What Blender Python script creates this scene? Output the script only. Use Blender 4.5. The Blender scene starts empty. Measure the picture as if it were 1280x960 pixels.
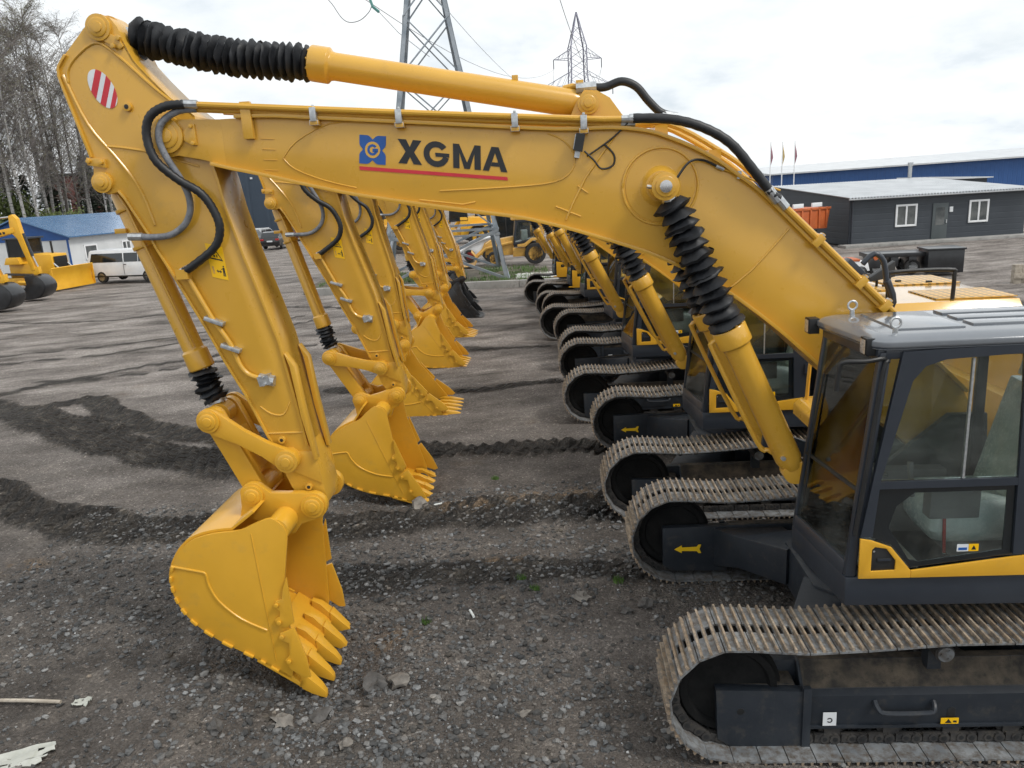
import bpy, bmesh, math, random
from mathutils import Vector, Matrix, noise
random.seed(7)
R = math.radians
scene = bpy.context.scene
COL = scene.collection
V = Vector

# ------------------------------------------------------------------ materials
def new_mat(name):
    m = bpy.data.materials.new(name); m.use_nodes = True
    nt = m.node_tree
    for n in list(nt.nodes): nt.nodes.remove(n)
    out = nt.nodes.new('ShaderNodeOutputMaterial')
    b = nt.nodes.new('ShaderNodeBsdfPrincipled')
    nt.links.new(b.outputs[0], out.inputs[0])
    return m, nt, b, out

def nz(nt, scale, detail=4, rough=0.55, coord='Object', stretch=None):
    tc = nt.nodes.new('ShaderNodeTexCoord')
    n = nt.nodes.new('ShaderNodeTexNoise')
    n.inputs['Scale'].default_value = scale
    n.inputs['Detail'].default_value = detail
    n.inputs['Roughness'].default_value = rough
    if stretch:
        mp = nt.nodes.new('ShaderNodeMapping'); mp.inputs['Scale'].default_value = stretch
        nt.links.new(tc.outputs[coord], mp.inputs[0]); nt.links.new(mp.outputs[0], n.inputs[0])
    else:
        nt.links.new(tc.outputs[coord], n.inputs[0])
    return n

def ramp(nt, src, stops):
    r = nt.nodes.new('ShaderNodeValToRGB')
    e = r.color_ramp.elements
    while len(e) > 1: e.remove(e[-1])
    for i, (p, c) in enumerate(stops):
        if i == 0: e[0].position = p; k = e[0]
        else: k = e.new(p)
        if isinstance(c, (int, float)): c = (c, c, c)
        k.color = (*c, 1)
    nt.links.new(src, r.inputs[0])
    return r

def mixc(nt, fac, a, b):
    m = nt.nodes.new('ShaderNodeMix'); m.data_type = 'RGBA'
    for s, v in ((m.inputs[0], fac), (m.inputs[6], a), (m.inputs[7], b)):
        if hasattr(v, 'is_output'): nt.links.new(v, s)
        elif isinstance(v, (int, float)): s.default_value = v if s is m.inputs[0] else (v, v, v, 1)
        else: s.default_value = (*v, 1)
    return m.outputs[2]

def bump(nt, b, src, strength, dist):
    bp = nt.nodes.new('ShaderNodeBump'); bp.inputs['Strength'].default_value = strength
    bp.inputs['Distance'].default_value = dist
    nt.links.new(src, bp.inputs['Height']); nt.links.new(bp.outputs[0], b.inputs['Normal'])

def paint(name, c1, c2, rough=0.35, scale=3.0, coat=0.0, metal=0.0, spec=0.5, dirt=None, dirt_lo=0.62, dirt_hi=0.75, bumpy=0.0):
    m, nt, b, out = new_mat(name)
    n = nz(nt, scale)
    col = ramp(nt, n.outputs[0], [(0.35, c1), (0.68, c2)]).outputs[0]
    if dirt:
        n2 = nz(nt, scale * 2.7, 8, 0.7)
        f = ramp(nt, n2.outputs[0], [(dirt_lo - 0.08, 0.0), (dirt_hi, 1.0)]).outputs[0]
        col = mixc(nt, f, col, dirt)
    nt.links.new(col, b.inputs['Base Color'])
    n3 = nz(nt, scale * 6, 5)
    rr = nt.nodes.new('ShaderNodeMapRange')
    rr.inputs[3].default_value = rough * 0.75; rr.inputs[4].default_value = min(1, rough * 1.35)
    nt.links.new(n3.outputs[0], rr.inputs[0]); nt.links.new(rr.outputs[0], b.inputs['Roughness'])
    b.inputs['Metallic'].default_value = metal
    b.inputs['Specular IOR Level'].default_value = spec
    b.inputs['Coat Weight'].default_value = coat
    b.inputs['Coat Roughness'].default_value = 0.12
    if bumpy:
        n4 = nz(nt, scale * 14, 6); bump(nt, b, n4.outputs[0], bumpy, 0.01)
    return m

YEL = paint('yellow_paint', (0.61, 0.335, 0.036), (0.67, 0.37, 0.042), 0.28, 1.3, 0.4, dirt=(0.45, 0.27, 0.06), dirt_lo=0.66, dirt_hi=0.95)
YEL2 = paint('bucket_paint', (0.64, 0.340, 0.026), (0.71, 0.378, 0.030), 0.33, 1.6, 0.25, dirt=(0.50, 0.30, 0.06), dirt_lo=0.64, dirt_hi=0.92)
YELB = paint('bright_yellow', (0.74, 0.38, 0.02), (0.80, 0.44, 0.03), 0.4, 2.0)
YOLD = paint('faded_yellow', (0.55, 0.31, 0.06), (0.64, 0.36, 0.08), 0.5, 3.0, dirt=(0.2, 0.13, 0.06))
GRY = paint('graphite_paint', (0.023, 0.029, 0.040), (0.030, 0.037, 0.049), 0.36, 2.2, 0.15, dirt=(0.07, 0.066, 0.06), dirt_lo=0.72, dirt_hi=1.0)
GRYROOF = paint('roof_sky_sheen', (0.15, 0.165, 0.185), (0.19, 0.205, 0.225), 0.14, 2.0, 0.7)  # cab grey lightened: sky reflection on the roof put into the colour
UND = paint('undercarriage_paint', (0.016, 0.021, 0.029), (0.024, 0.030, 0.039), 0.42, 3.0, dirt=(0.085, 0.075, 0.062), dirt_lo=0.62, dirt_hi=0.95, bumpy=0.1)
MUD = paint('caked_mud', (0.03, 0.027, 0.024), (0.125, 0.10, 0.072), 0.95, 7.0, dirt=(0.02, 0.02, 0.02), bumpy=0.6)
SHOE = paint('shoe_steel', (0.17, 0.185, 0.20), (0.31, 0.325, 0.335), 0.5, 6.0, metal=0.3, dirt=(0.10, 0.078, 0.058), dirt_lo=0.50, dirt_hi=0.66)
GROU = paint('worn_grouser', (0.26, 0.19, 0.125), (0.48, 0.39, 0.29), 0.55, 7.0, metal=0.15, dirt=(0.12, 0.11, 0.10), dirt_lo=0.50, dirt_hi=0.66)
LINK = paint('link_steel', (0.03, 0.03, 0.032), (0.08, 0.075, 0.07), 0.55, 8.0, metal=0.4, dirt=(0.1, 0.085, 0.065), bumpy=0.2)
RUB = paint('boot_rubber', (0.007, 0.008, 0.010), (0.014, 0.016, 0.02), 0.5, 12.0, spec=0.4, dirt=(0.05, 0.05, 0.052), dirt_lo=0.7, dirt_hi=1.0)
HOSE = paint('hose_rubber', (0.010, 0.011, 0.013), (0.018, 0.02, 0.023), 0.45, 20.0)
HOSEG = paint('grey_hose', (0.14, 0.15, 0.17), (0.24, 0.25, 0.27), 0.55, 14.0, dirt=(0.05, 0.05, 0.055))
ZINC = paint('zinc_fitting', (0.42, 0.44, 0.46), (0.62, 0.64, 0.65), 0.36, 30.0, metal=0.75)
STEEL = paint('bare_steel', (0.5, 0.5, 0.5), (0.6, 0.6, 0.6), 0.25, 10.0, metal=1.0)
BLK = paint('black_plastic', (0.010, 0.011, 0.012), (0.018, 0.019, 0.02), 0.45, 6.0)
BLKB = paint('black_bucket_paint', (0.012, 0.013, 0.015), (0.022, 0.024, 0.028), 0.32, 5.0, coat=0.3)
WHT = paint('white_paint', (0.74, 0.76, 0.78), (0.82, 0.83, 0.84), 0.3, 2.0, coat=0.4)
WPLA = paint('white_plastic', (0.66, 0.70, 0.69), (0.80, 0.82, 0.81), 0.3, 9.0, coat=0.4, bumpy=0.5)
CARD = paint('cardboard', (0.40, 0.36, 0.30), (0.5, 0.46, 0.4), 0.8, 6.0)
REDD = paint('red_decal', (0.52, 0.02, 0.035), (0.6, 0.03, 0.045), 0.35, 5.0)
BLUD = paint('blue_decal', (0.012, 0.085, 0.33), (0.016, 0.105, 0.38), 0.35, 5.0)
BLKD = paint('black_decal', (0.012, 0.014, 0.017), (0.018, 0.02, 0.024), 0.4, 5.0)
WHTD = paint('white_decal', (0.66, 0.69, 0.72), (0.74, 0.76, 0.78), 0.35, 5.0)
ORAD = paint('orange_label', (0.88, 0.50, 0.003), (0.92, 0.55, 0.005), 0.4, 5.0)
YARR = paint('yellow_arrow', (0.78, 0.50, 0.01), (0.85, 0.55, 0.02), 0.4, 5.0)
LAMPG = paint('lamp_lens', (0.30, 0.32, 0.34), (0.6, 0.62, 0.64), 0.2, 60.0, metal=0.3, coat=0.6)
GALV = paint('galvanised_steel', (0.20, 0.235, 0.27), (0.33, 0.36, 0.39), 0.5, 2.2, metal=0.45)
PYL = paint('hazed_pylon_steel', (0.20, 0.20, 0.27), (0.27, 0.27, 0.34), 0.6, 2.0)  # pale purple grey: distance haze put into the steel colour
TYRE = paint('tyre_rubber', (0.014, 0.014, 0.015), (0.03, 0.029, 0.028), 0.8, 5.0)
WOOD = paint('weathered_wood', (0.30, 0.26, 0.21), (0.46, 0.41, 0.34), 0.8, 8.0, dirt=(0.1, 0.085, 0.07))
ORG = paint('orange_truck_paint', (0.45, 0.10, 0.025), (0.55, 0.135, 0.035), 0.5, 2.0, dirt=(0.24, 0.10, 0.05))
PLASTIC_BAG = paint('torn_plastic', (0.36, 0.37, 0.33), (0.5, 0.51, 0.47), 0.35, 5.0, dirt=(0.35, 0.36, 0.3))
STONE = paint('stone', (0.06, 0.057, 0.054), (0.125, 0.12, 0.115), 0.85, 9.0, dirt=(0.06, 0.056, 0.052), bumpy=0.4)
CONC = paint('kerb_concrete', (0.27, 0.265, 0.25), (0.36, 0.35, 0.335), 0.85, 1.5, dirt=(0.16, 0.155, 0.15))
REDRIM = paint('red_rim', (0.5, 0.03, 0.03), (0.6, 0.05, 0.045), 0.45, 3.0)
CARBLK = paint('black_car_paint', (0.006, 0.0065, 0.008), (0.008, 0.009, 0.011), 0.12, 2.0, coat=0.8)
CARGRY = paint('grey_car_paint', (0.05, 0.055, 0.065), (0.06, 0.065, 0.075), 0.15, 2.0, coat=0.8)
CARSIL = paint('silver_car_paint', (0.35, 0.36, 0.37), (0.42, 0.43, 0.44), 0.2, 2.0, coat=0.8)
CARRED = paint('maroon_car_paint', (0.10, 0.012, 0.014), (0.12, 0.015, 0.018), 0.2, 2.0, coat=0.8)
TAIL = paint('tail_lamp', (0.35, 0.012, 0.012), (0.42, 0.02, 0.018), 0.2, 5.0, coat=0.5)
DGLASS = paint('dark_glass', (0.010, 0.013, 0.015), (0.016, 0.02, 0.023), 0.06, 2.0, coat=0.6)
PANE = paint('window_pane', (0.05, 0.06, 0.065), (0.16, 0.17, 0.17), 0.08, 1.2, coat=0.5)
FLAGR = paint('red_flag', (0.26, 0.10, 0.13), (0.32, 0.12, 0.16), 0.8, 3.0)
FLAGY = paint('yellow_flag', (0.5, 0.36, 0.14), (0.55, 0.42, 0.18), 0.8, 3.0)

def glass(name, tint, gloss=1.0):
    m, nt, b, out = new_mat(name)
    nt.nodes.remove(b)
    tr = nt.nodes.new('ShaderNodeBsdfTransparent'); tr.inputs[0].default_value = (*tint, 1)
    gl = nt.nodes.new('ShaderNodeBsdfGlossy'); gl.inputs['Roughness'].default_value = 0.02
    gl.inputs[0].default_value = (0.9 * gloss, 0.95 * gloss, 0.95 * gloss, 1)
    fr = nt.nodes.new('ShaderNodeFresnel'); fr.inputs[0].default_value = 1.52
    df = nt.nodes.new('ShaderNodeBsdfDiffuse'); df.inputs[0].default_value = (0.62, 0.68, 0.65, 1)
    film = nt.nodes.new('ShaderNodeMixShader'); fn = nz(nt, 2.2, 5, 0.6)
    nt.links.new(ramp(nt, fn.outputs[0], [(0.40, 0.0), (0.68, 0.045)]).outputs[0], film.inputs[0])
    nt.links.new(tr.outputs[0], film.inputs[1]); nt.links.new(df.outputs[0], film.inputs[2]); tr = film
    mx = nt.nodes.new('ShaderNodeMixShader')
    nt.links.new(fr.outputs[0], mx.inputs[0]); nt.links.new(tr.outputs[0], mx.inputs[1]); nt.links.new(gl.outputs[0], mx.inputs[2])
    nt.links.new(mx.outputs[0], out.inputs[0])
    return m
GLS = glass('cab_glass', (0.93, 0.965, 0.955))
GLSY = glass('cab_front_glass', (0.95, 0.95, 0.80))

def vent_mat():
    m, nt, b, out = new_mat('perforated_hood')
    tc = nt.nodes.new('ShaderNodeTexCoord'); mp = nt.nodes.new('ShaderNodeMapping')
    mp.inputs['Scale'].default_value = (9, 9, 0.01)
    nt.links.new(tc.outputs['Object'], mp.inputs[0])
    vo = nt.nodes.new('ShaderNodeTexVoronoi'); vo.inputs['Scale'].default_value = 1.0
    vo.inputs['Randomness'].default_value = 0.0
    nt.links.new(mp.outputs[0], vo.inputs[0])
    f = ramp(nt, vo.outputs[0], [(0.30, 0.0), (0.36, 1.0)]).outputs[0]
    nt.links.new(mixc(nt, f, (0.22, 0.14, 0.05), (0.62, 0.35, 0.06)), b.inputs['Base Color'])
    b.inputs['Roughness'].default_value = 0.3
    return m
VENT = vent_mat()
HOOD = paint('hood_paint', (0.60, 0.33, 0.04), (0.66, 0.37, 0.05), 0.16, 1.3, 1.0)

# ------------------------------------------------------------------ mesh builder
class MB:
    def __init__(s, mat):
        s.v = []; s.f = []; s.mi = []; s.mats = [mat]; s.cur = 0; s.T = None; s.sm = []
        s.flat = False
    def m(s, mat):
        if mat not in s.mats: s.mats.append(mat)
        s.cur = s.mats.index(mat); return s
    def add(s, vs, fs):
        o = len(s.v)
        for p in vs:
            p = V(p)
            s.v.append(s.T @ p if s.T is not None else p)
        for f in fs:
            s.f.append([i + o for i in f]); s.mi.append(s.cur)
    def bx(s, x0, x1, y0, y1, z0, z1, M=None):
        vs = [V((x, y, z)) for x in (x0, x1) for y in (y0, y1) for z in (z0, z1)]
        if M is not None: vs = [M @ p for p in vs]
        s.add(vs, [(0, 1, 3, 2), (4, 6, 7, 5), (0, 4, 5, 1), (2, 3, 7, 6), (0, 2, 6, 4), (1, 5, 7, 3)])
        return s
    def box(s, c, d, M=None):
        return s.bx(-d[0]/2, d[0]/2, -d[1]/2, d[1]/2, -d[2]/2, d[2]/2,
                    Matrix.Translation(V(c)) @ (M.to_4x4() if M is not None else Matrix.Identity(4)))
    def prism(s, poly, a, b, ax='y'):
        def P(p, t):
            return (p[0], t, p[1]) if ax == 'y' else ((t, p[0], p[1]) if ax == 'x' else (p[0], p[1], t))
        n = len(poly)
        s.add([P(p, a) for p in poly] + [P(p, b) for p in poly],
              [tuple(range(n)), tuple(range(2*n-1, n-1, -1))] + [(i, (i+1) % n, (i+1) % n + n, i + n) for i in range(n)])
        return s
    def ring(s, outer, inner, a, b, ax='y'):
        def P(p, t):
            return (p[0], t, p[1]) if ax == 'y' else ((t, p[0], p[1]) if ax == 'x' else (p[0], p[1], t))
        n = len(outer)
        vs = [P(p, a) for p in outer] + [P(p, a) for p in inner] + [P(p, b) for p in outer] + [P(p, b) for p in inner]
        fs = []
        for i in range(n):
            j = (i+1) % n
            fs += [(i, j, n+j, n+i), (2*n+i, 3*n+i, 3*n+j, 2*n+j), (i, 2*n+i, 2*n+j, j), (n+i, n+j, 3*n+j, 3*n+i)]
        s.add(vs, fs); return s
    def lathe(s, p0, d, prof, n=20, caps=True):
        p0 = V(p0); d = V(d).normalized()
        a = d.orthogonal().normalized(); b = d.cross(a)
        vs = []; fs = []
        for (t, r) in prof:
            for k in range(n):
                an = 2*math.pi*k/n
                vs.append(p0 + d*t + (a*math.cos(an) + b*math.sin(an))*r)
        for i in range(len(prof)-1):
            for k in range(n):
                j = (k+1) % n
                fs.append((i*n+k, i*n+j, (i+1)*n+j, (i+1)*n+k))
        if caps:
            fs.append(tuple(range(n))); o = (len(prof)-1)*n
            fs.append(tuple(range(o+n-1, o-1, -1)))
        s.add(vs, fs); return s
    def cyl(s, p0, p1, r, r1=None, n=16):
        d = V(p1) - V(p0)
        return s.lathe(p0, d, [(0, r), (d.length, r if r1 is None else r1)], n)
    def tube(s, pts, r, n=8, sm=0, rf=None):
        pts = [V(p) for p in pts]
        if sm: pts = spline(pts, sm)
        vs = []; fs = []; up = None
        for i, p in enumerate(pts):
            t = (pts[min(i+1, len(pts)-1)] - pts[max(i-1, 0)])
            if t.length < 1e-9: t = V((0, 0, 1))
            t.normalize()
            if up is None: a = t.orthogonal().normalized()
            else:
                a = up - t*up.dot(t)
                a = a.normalized() if a.length > 1e-6 else t.orthogonal().normalized()
            up = a; b = t.cross(a)
            rr = rf(i, len(pts)) if rf else r
            for k in range(n):
                an = 2*math.pi*k/n
                vs.append(p + (a*math.cos(an) + b*math.sin(an))*rr)
        for i in range(len(pts)-1):
            for k in range(n):
                j = (k+1) % n
                fs.append((i*n+k, i*n+j, (i+1)*n+j, (i+1)*n+k))
        fs.append(tuple(range(n))); o = (len(pts)-1)*n
        fs.append(tuple(range(o+n-1, o-1, -1)))
        s.add(vs, fs); return s
    def strip(s, line, y0, y1, t):
        """plate that follows a line in the x-z plane, thickness t on its left"""
        n = len(line); L = [V((p[0], p[1])) for p in line]; off = []
        for i in range(n):
            d = (L[min(i+1, n-1)] - L[max(i-1, 0)]).normalized()
            off.append(L[i] + V((-d.y, d.x))*t)
        vs = []
        for i in range(n):
            for q in (L[i], off[i]):
                for y in (y0, y1): vs.append((q.x, y, q.y))
        fs = [(0, 1, 3, 2), ((n-1)*4, (n-1)*4+2, (n-1)*4+3, (n-1)*4+1)]
        for i in range(n-1):
            a = i*4; b = a+4
            fs += [(a, b, b+1, a+1), (a+2, a+3, b+3, b+2), (a, a+2, b+2, b), (a+1, b+1, b+3, a+3)]
        s.add(vs, fs); return s
    def hexa(s, a, b):
        """loft between two 4-point loops"""
        s.add(list(a)+list(b), [(0, 1, 2, 3), (7, 6, 5, 4)] + [(i, (i+1) % 4, (i+1) % 4+4, i+4) for i in range(4)])
        return s
    def loft(s, secs):
        n = len(secs[0]); vs = [p for q in secs for p in q]
        fs = [tuple(range(n)), tuple(range(len(vs)-1, len(vs)-n-1, -1))]
        for i in range(len(secs)-1):
            for k in range(n):
                j = (k+1) % n; fs.append((i*n+k, i*n+j, (i+1)*n+j, (i+1)*n+k))
        s.add(vs, fs); return s
    def sph(s, c, r, sub=2, sc=(1, 1, 1), jit=0.0):
        bm = bmesh.new(); bmesh.ops.create_icosphere(bm, subdivisions=sub, radius=1)
        vs = []
        sd = random.random()*50
        for v in bm.verts:
            k = 1 + jit*noise.noise(v.co*1.7 + V((sd, sd, sd)))
            vs.append(V(c) + V((v.co.x*sc[0], v.co.y*sc[1], v.co.z*sc[2]))*r*k)
        bm.verts.index_update()
        fs = [tuple(v.index for v in f.verts) for f in bm.faces]
        bm.free(); s.add(vs, fs); return s
    def build(s, name, parent=None, bevel=0.0, smooth=32, seg=2, normals=True, kind=None):
        me = bpy.data.meshes.new(name)
        me.from_pydata([tuple(p) for p in s.v], [], s.f)
        for mt in s.mats: me.materials.append(mt)
        me.polygons.foreach_set('material_index', s.mi)
        if normals:
            bm = bmesh.new(); bm.from_mesh(me)
            bmesh.ops.recalc_face_normals(bm, faces=bm.faces[:])
            if bevel:
                ed = [e for e in bm.edges if len(e.link_faces) == 2 and e.calc_face_angle(0) > R(38)]
                bmesh.ops.bevel(bm, geom=ed, offset=bevel, segments=seg, profile=0.6, affect='EDGES', clamp_overlap=True)
            bm.to_mesh(me); bm.free()
        if smooth:
            me.shade_smooth(); me.set_sharp_from_angle(angle=R(smooth))
        me.update()
        o = bpy.data.objects.new(name, me); COL.objects.link(o)
        if parent is not None: o.parent = parent
        if kind: o['kind'] = kind
        return o

def spline(pts, k):
    pts = [V(p) for p in pts]; out = []
    n = len(pts)
    for i in range(n-1):
        p0 = pts[max(i-1, 0)]; p1 = pts[i]; p2 = pts[i+1]; p3 = pts[min(i+2, n-1)]
        for j in range(k):
            t = j/k
            out.append(0.5*((2*p1) + (p2-p0)*t + (2*p0-5*p1+4*p2-p3)*t*t + (-p0+3*p1-3*p2+p3)*t**3))
    out.append(pts[-1]); return out
def sp2(pts, k): return [(p.x, p.y) for p in spline([V((a, b, 0)) for a, b in pts], k)]
def arc(cx, cz, r, a0, a1, n):
    return [(cx + r*math.cos(R(a0+(a1-a0)*i/n)), cz + r*math.sin(R(a0+(a1-a0)*i/n))) for i in range(n+1)]
def YP(p, y): return V((p[0], y, p[1]))

def tag(o, label, cat, group=None, kind=None):
    o['label'] = label; o['category'] = cat
    if group: o['group'] = group
    if kind: o['kind'] = kind
    return o
def empty(name, loc, rz, label, cat, group=None, scale=1.0):
    o = bpy.data.objects.new(name, None); COL.objects.link(o)
    o.location = loc; o.rotation_euler = (0, 0, rz); o.scale = (scale,)*3
    o.empty_display_size = 0.3
    return tag(o, label, cat, group)
def copy_tree(o, parent=None, drop_label=False):
    c = o.copy(); COL.objects.link(c); c.parent = parent
    for ch in list(o.children): copy_tree(ch, c)
    return c

def bellows(mb, pts, r0, r1, n, seg=18, jit=0.012, skew=0.35, sm=6):
    """ribbed rubber boot along a path: a sharp rim on every fold, slightly crumpled"""
    path = spline(pts, sm); L = [0]
    for i in range(1, len(path)): L.append(L[-1] + (path[i]-path[i-1]).length)
    tot = L[-1]
    def at(d):
        for i in range(1, len(path)):
            if L[i] >= d:
                t = (d-L[i-1])/max(1e-9, L[i]-L[i-1]); return path[i-1].lerp(path[i], t)
        return path[-1]
    cents = []; rad = []
    for i in range(n):
        for ph, r in ((0.0, r0), (skew*0.8, r1*0.93), (skew, r1), (skew+0.12, r1*0.9)):
            d = min(tot, (i+ph)/n*tot)
            cents.append(at(d) + V((random.uniform(-jit, jit), random.uniform(-jit, jit), random.uniform(-jit, jit)))*(1 if ph else 0.4))
            rad.append(r*(1+random.uniform(-0.05, 0.05)))
    cents.append(path[-1]); rad.append(r0)
    vs = []; fs = []; up = None
    for i, p in enumerate(cents):
        t = (at(min(tot, tot*i/len(cents)+0.03)) - at(max(0, tot*i/len(cents)-0.03))).normalized()
        a = t.orthogonal().normalized() if up is None else (up - t*up.dot(t)).normalized()
        up = a; b = t.cross(a)
        for k in range(seg):
            an = 2*math.pi*k/seg
            rr = rad[i]*(1 + 0.10*noise.noise(V((math.cos(an)*1.5, math.sin(an)*1.5, i*0.21))))
            vs.append(p + (a*math.cos(an) + b*math.sin(an))*rr + t*0.02*noise.noise(V((math.cos(an)*2, math.sin(an)*2, i*0.17+9))))
    for i in range(len(cents)-1):
        for k in range(seg):
            j = (k+1) % seg; fs.append((i*seg+k, i*seg+j, (i+1)*seg+j, (i+1)*seg+k))
    mb.add(vs, fs)

SEATM = paint('wrapped_seat', (0.42, 0.52, 0.52), (0.62, 0.69, 0.68), 0.25, 7.0, coat=0.6, bumpy=0.6)
INTER = paint('cab_interior', (0.11, 0.115, 0.12), (0.17, 0.175, 0.18), 0.6, 4.0)
DARK = paint('recess_shade_iron', (0.006, 0.0065, 0.007), (0.014, 0.014, 0.014), 0.8, 6.0, spec=0.2)  # near black wheels: shade of the track recess put into the colour
# ------------------------------------------------------------------ excavator
BOOM_TOP = sp2([(5.848, 4.962), (5.127, 4.935), (4.8, 4.905), (3.771, 4.80), (2.834, 4.705), (2.40, 4.690), (2.127, 4.650), (1.944, 4.584), (1.76, 4.499), (1.591, 4.4), (1.42, 4.271), (1.264, 4.15), (1.074, 3.963), (0.881, 3.765), (0.555, 3.445), (0.284, 3.185), (-0.45, 2.46)], 3)
BOOM_BOT = sp2([(5.90, 4.715), (5.847, 4.70), (5.479, 4.59), (5.238, 4.53), (4.589, 4.355), (4.241, 4.28), (3.776, 4.19), (3.216, 4.09), (2.989, 4.035), (2.718, 3.955), (2.3, 3.81), (2.01, 3.69), (1.552, 3.44), (1.111, 3.10), (0.786, 2.80), (0.2, 2.25), (-0.25, 1.85)], 3)
FOOT = (-0.42, 2.13)
PIV = (5.936, 4.845)
STICK = [(6.429, 5.772), (6.361, 5.788), (6.292, 5.757), (6.244, 5.685), (6.216, 5.59), (6.159, 5.44), (6.063, 5.318), (5.909, 5.144), (5.805, 5.059), (5.72, 4.985), (5.655, 4.75), (5.60, 4.503), (5.563, 4.259), (5.47, 3.869), (5.355, 3.46), (5.263, 3.12), (5.195, 2.667), (5.13, 2.18), (5.088, 2.02), (5.025, 1.70), (5.04, 1.60), (5.12, 1.55), (5.20, 1.58), (5.332, 1.785), (5.385, 1.94), (5.469, 2.215), (5.526, 2.359), (5.642, 2.664), (5.777, 2.957), (5.906, 3.272), (6.067, 3.624), (6.118, 3.734), (6.228, 3.967), (6.268, 4.075), (6.419, 4.375), (6.462, 4.439), (6.545, 4.42), (6.62, 4.45), (6.655, 4.54), (6.64, 4.62), (6.644, 4.718), (6.774, 5.274), (6.787, 5.371), (6.775, 5.43), (6.702, 5.514)]
CYLP = (6.577, 4.518); ROCK = (5.311, 2.067); PA = (5.96, 2.458); P1 = (5.659, 1.756); P2 = (5.125, 1.637)
ARMTIP = (6.386, 5.688); ARMBASE = (2.572, 4.905); BCYL = (2.03, 4.241); BFOOT = (0.962, 1.88)

def rot2(p, c, a):
    dx, dz = p[0]-c[0], p[1]-c[1]; ca, sa = math.cos(a), math.sin(a)
    return (c[0]+ca*dx-sa*dz, c[1]+sa*dx+ca*dz)
def rotM(c, a):                     # rotation in the x-z plane (x towards z)
    return Matrix.Translation(V((c[0], 0, c[1]))) @ Matrix.Rotation(-a, 4, 'Y') @ Matrix.Translation(V((-c[0], 0, -c[1])))

def pin(mb, p, y0, y1, r, plate=True):
    """round boss with a stepped pin cap on both ends"""
    mb.cyl(YP(p, y0), YP(p, y1), r, n=24)
    for y, s in ((y0, -1), (y1, 1)):
        mb.lathe(YP(p, y), (0, s, 0), [(0, r*0.74), (0.008, r*0.74), (0.012, r*0.66), (0.012, r*0.42), (0.022, r*0.40), (0.022, 0.001)], 20, False)

def bolt(mb, p, y0, y1, r): mb.cyl(YP(p, y0), YP(p, y1), r, n=6)

def letters(mb, a, b, c, y0, y1, glyphs):
    """a = bottom left, b = bottom right, c = top left in the x-z plane; glyphs in unit coordinates"""
    a, b, c = V(a), V(b), V(c)
    for g in glyphs:
        mb.prism([tuple(a + (b-a)*u + (c-a)*w) for u, w in g], y0, y1)

def ringarc(cx, cy, rx, ry, k, a0, a1, n):
    """fat arc as a list of quads"""
    o = []
    for i in range(n):
        t0 = R(a0+(a1-a0)*i/n); t1 = R(a0+(a1-a0)*(i+1)/n)
        o.append([(cx+rx*math.cos(t0), cy+ry*math.sin(t0)), (cx+rx*math.cos(t1), cy+ry*math.sin(t1)),
                  (cx+rx*k*math.cos(t1), cy+ry*k[1]*math.sin(t1)) if isinstance(k, tuple) else (cx+rx*k*math.cos(t1), cy+ry*k*math.sin(t1)),
                  (cx+rx*k*math.cos(t0), cy+ry*k*math.sin(t0))])
    return o

def track_path():
    """closed line on which the shoe plates lie (x, z)"""
    p = []
    p += [(1.70 + 0.475*math.cos(R(t)), 0.515 + 0.475*math.sin(R(t))) for t in range(-90, 91, 10)]
    p += [(1.2, 0.945), (0.7, 0.965), (0.2, 1.0), (-0.3, 1.0), (-0.9, 0.985), (-1.5, 1.0)]
    p += [(-2.15 + 0.475*math.cos(R(t)), 0.515 + 0.475*math.sin(R(t))) for t in range(90, 271, 10)]
    p += [(-1.0, 0.04), (0.5, 0.04)]
    return p

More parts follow.
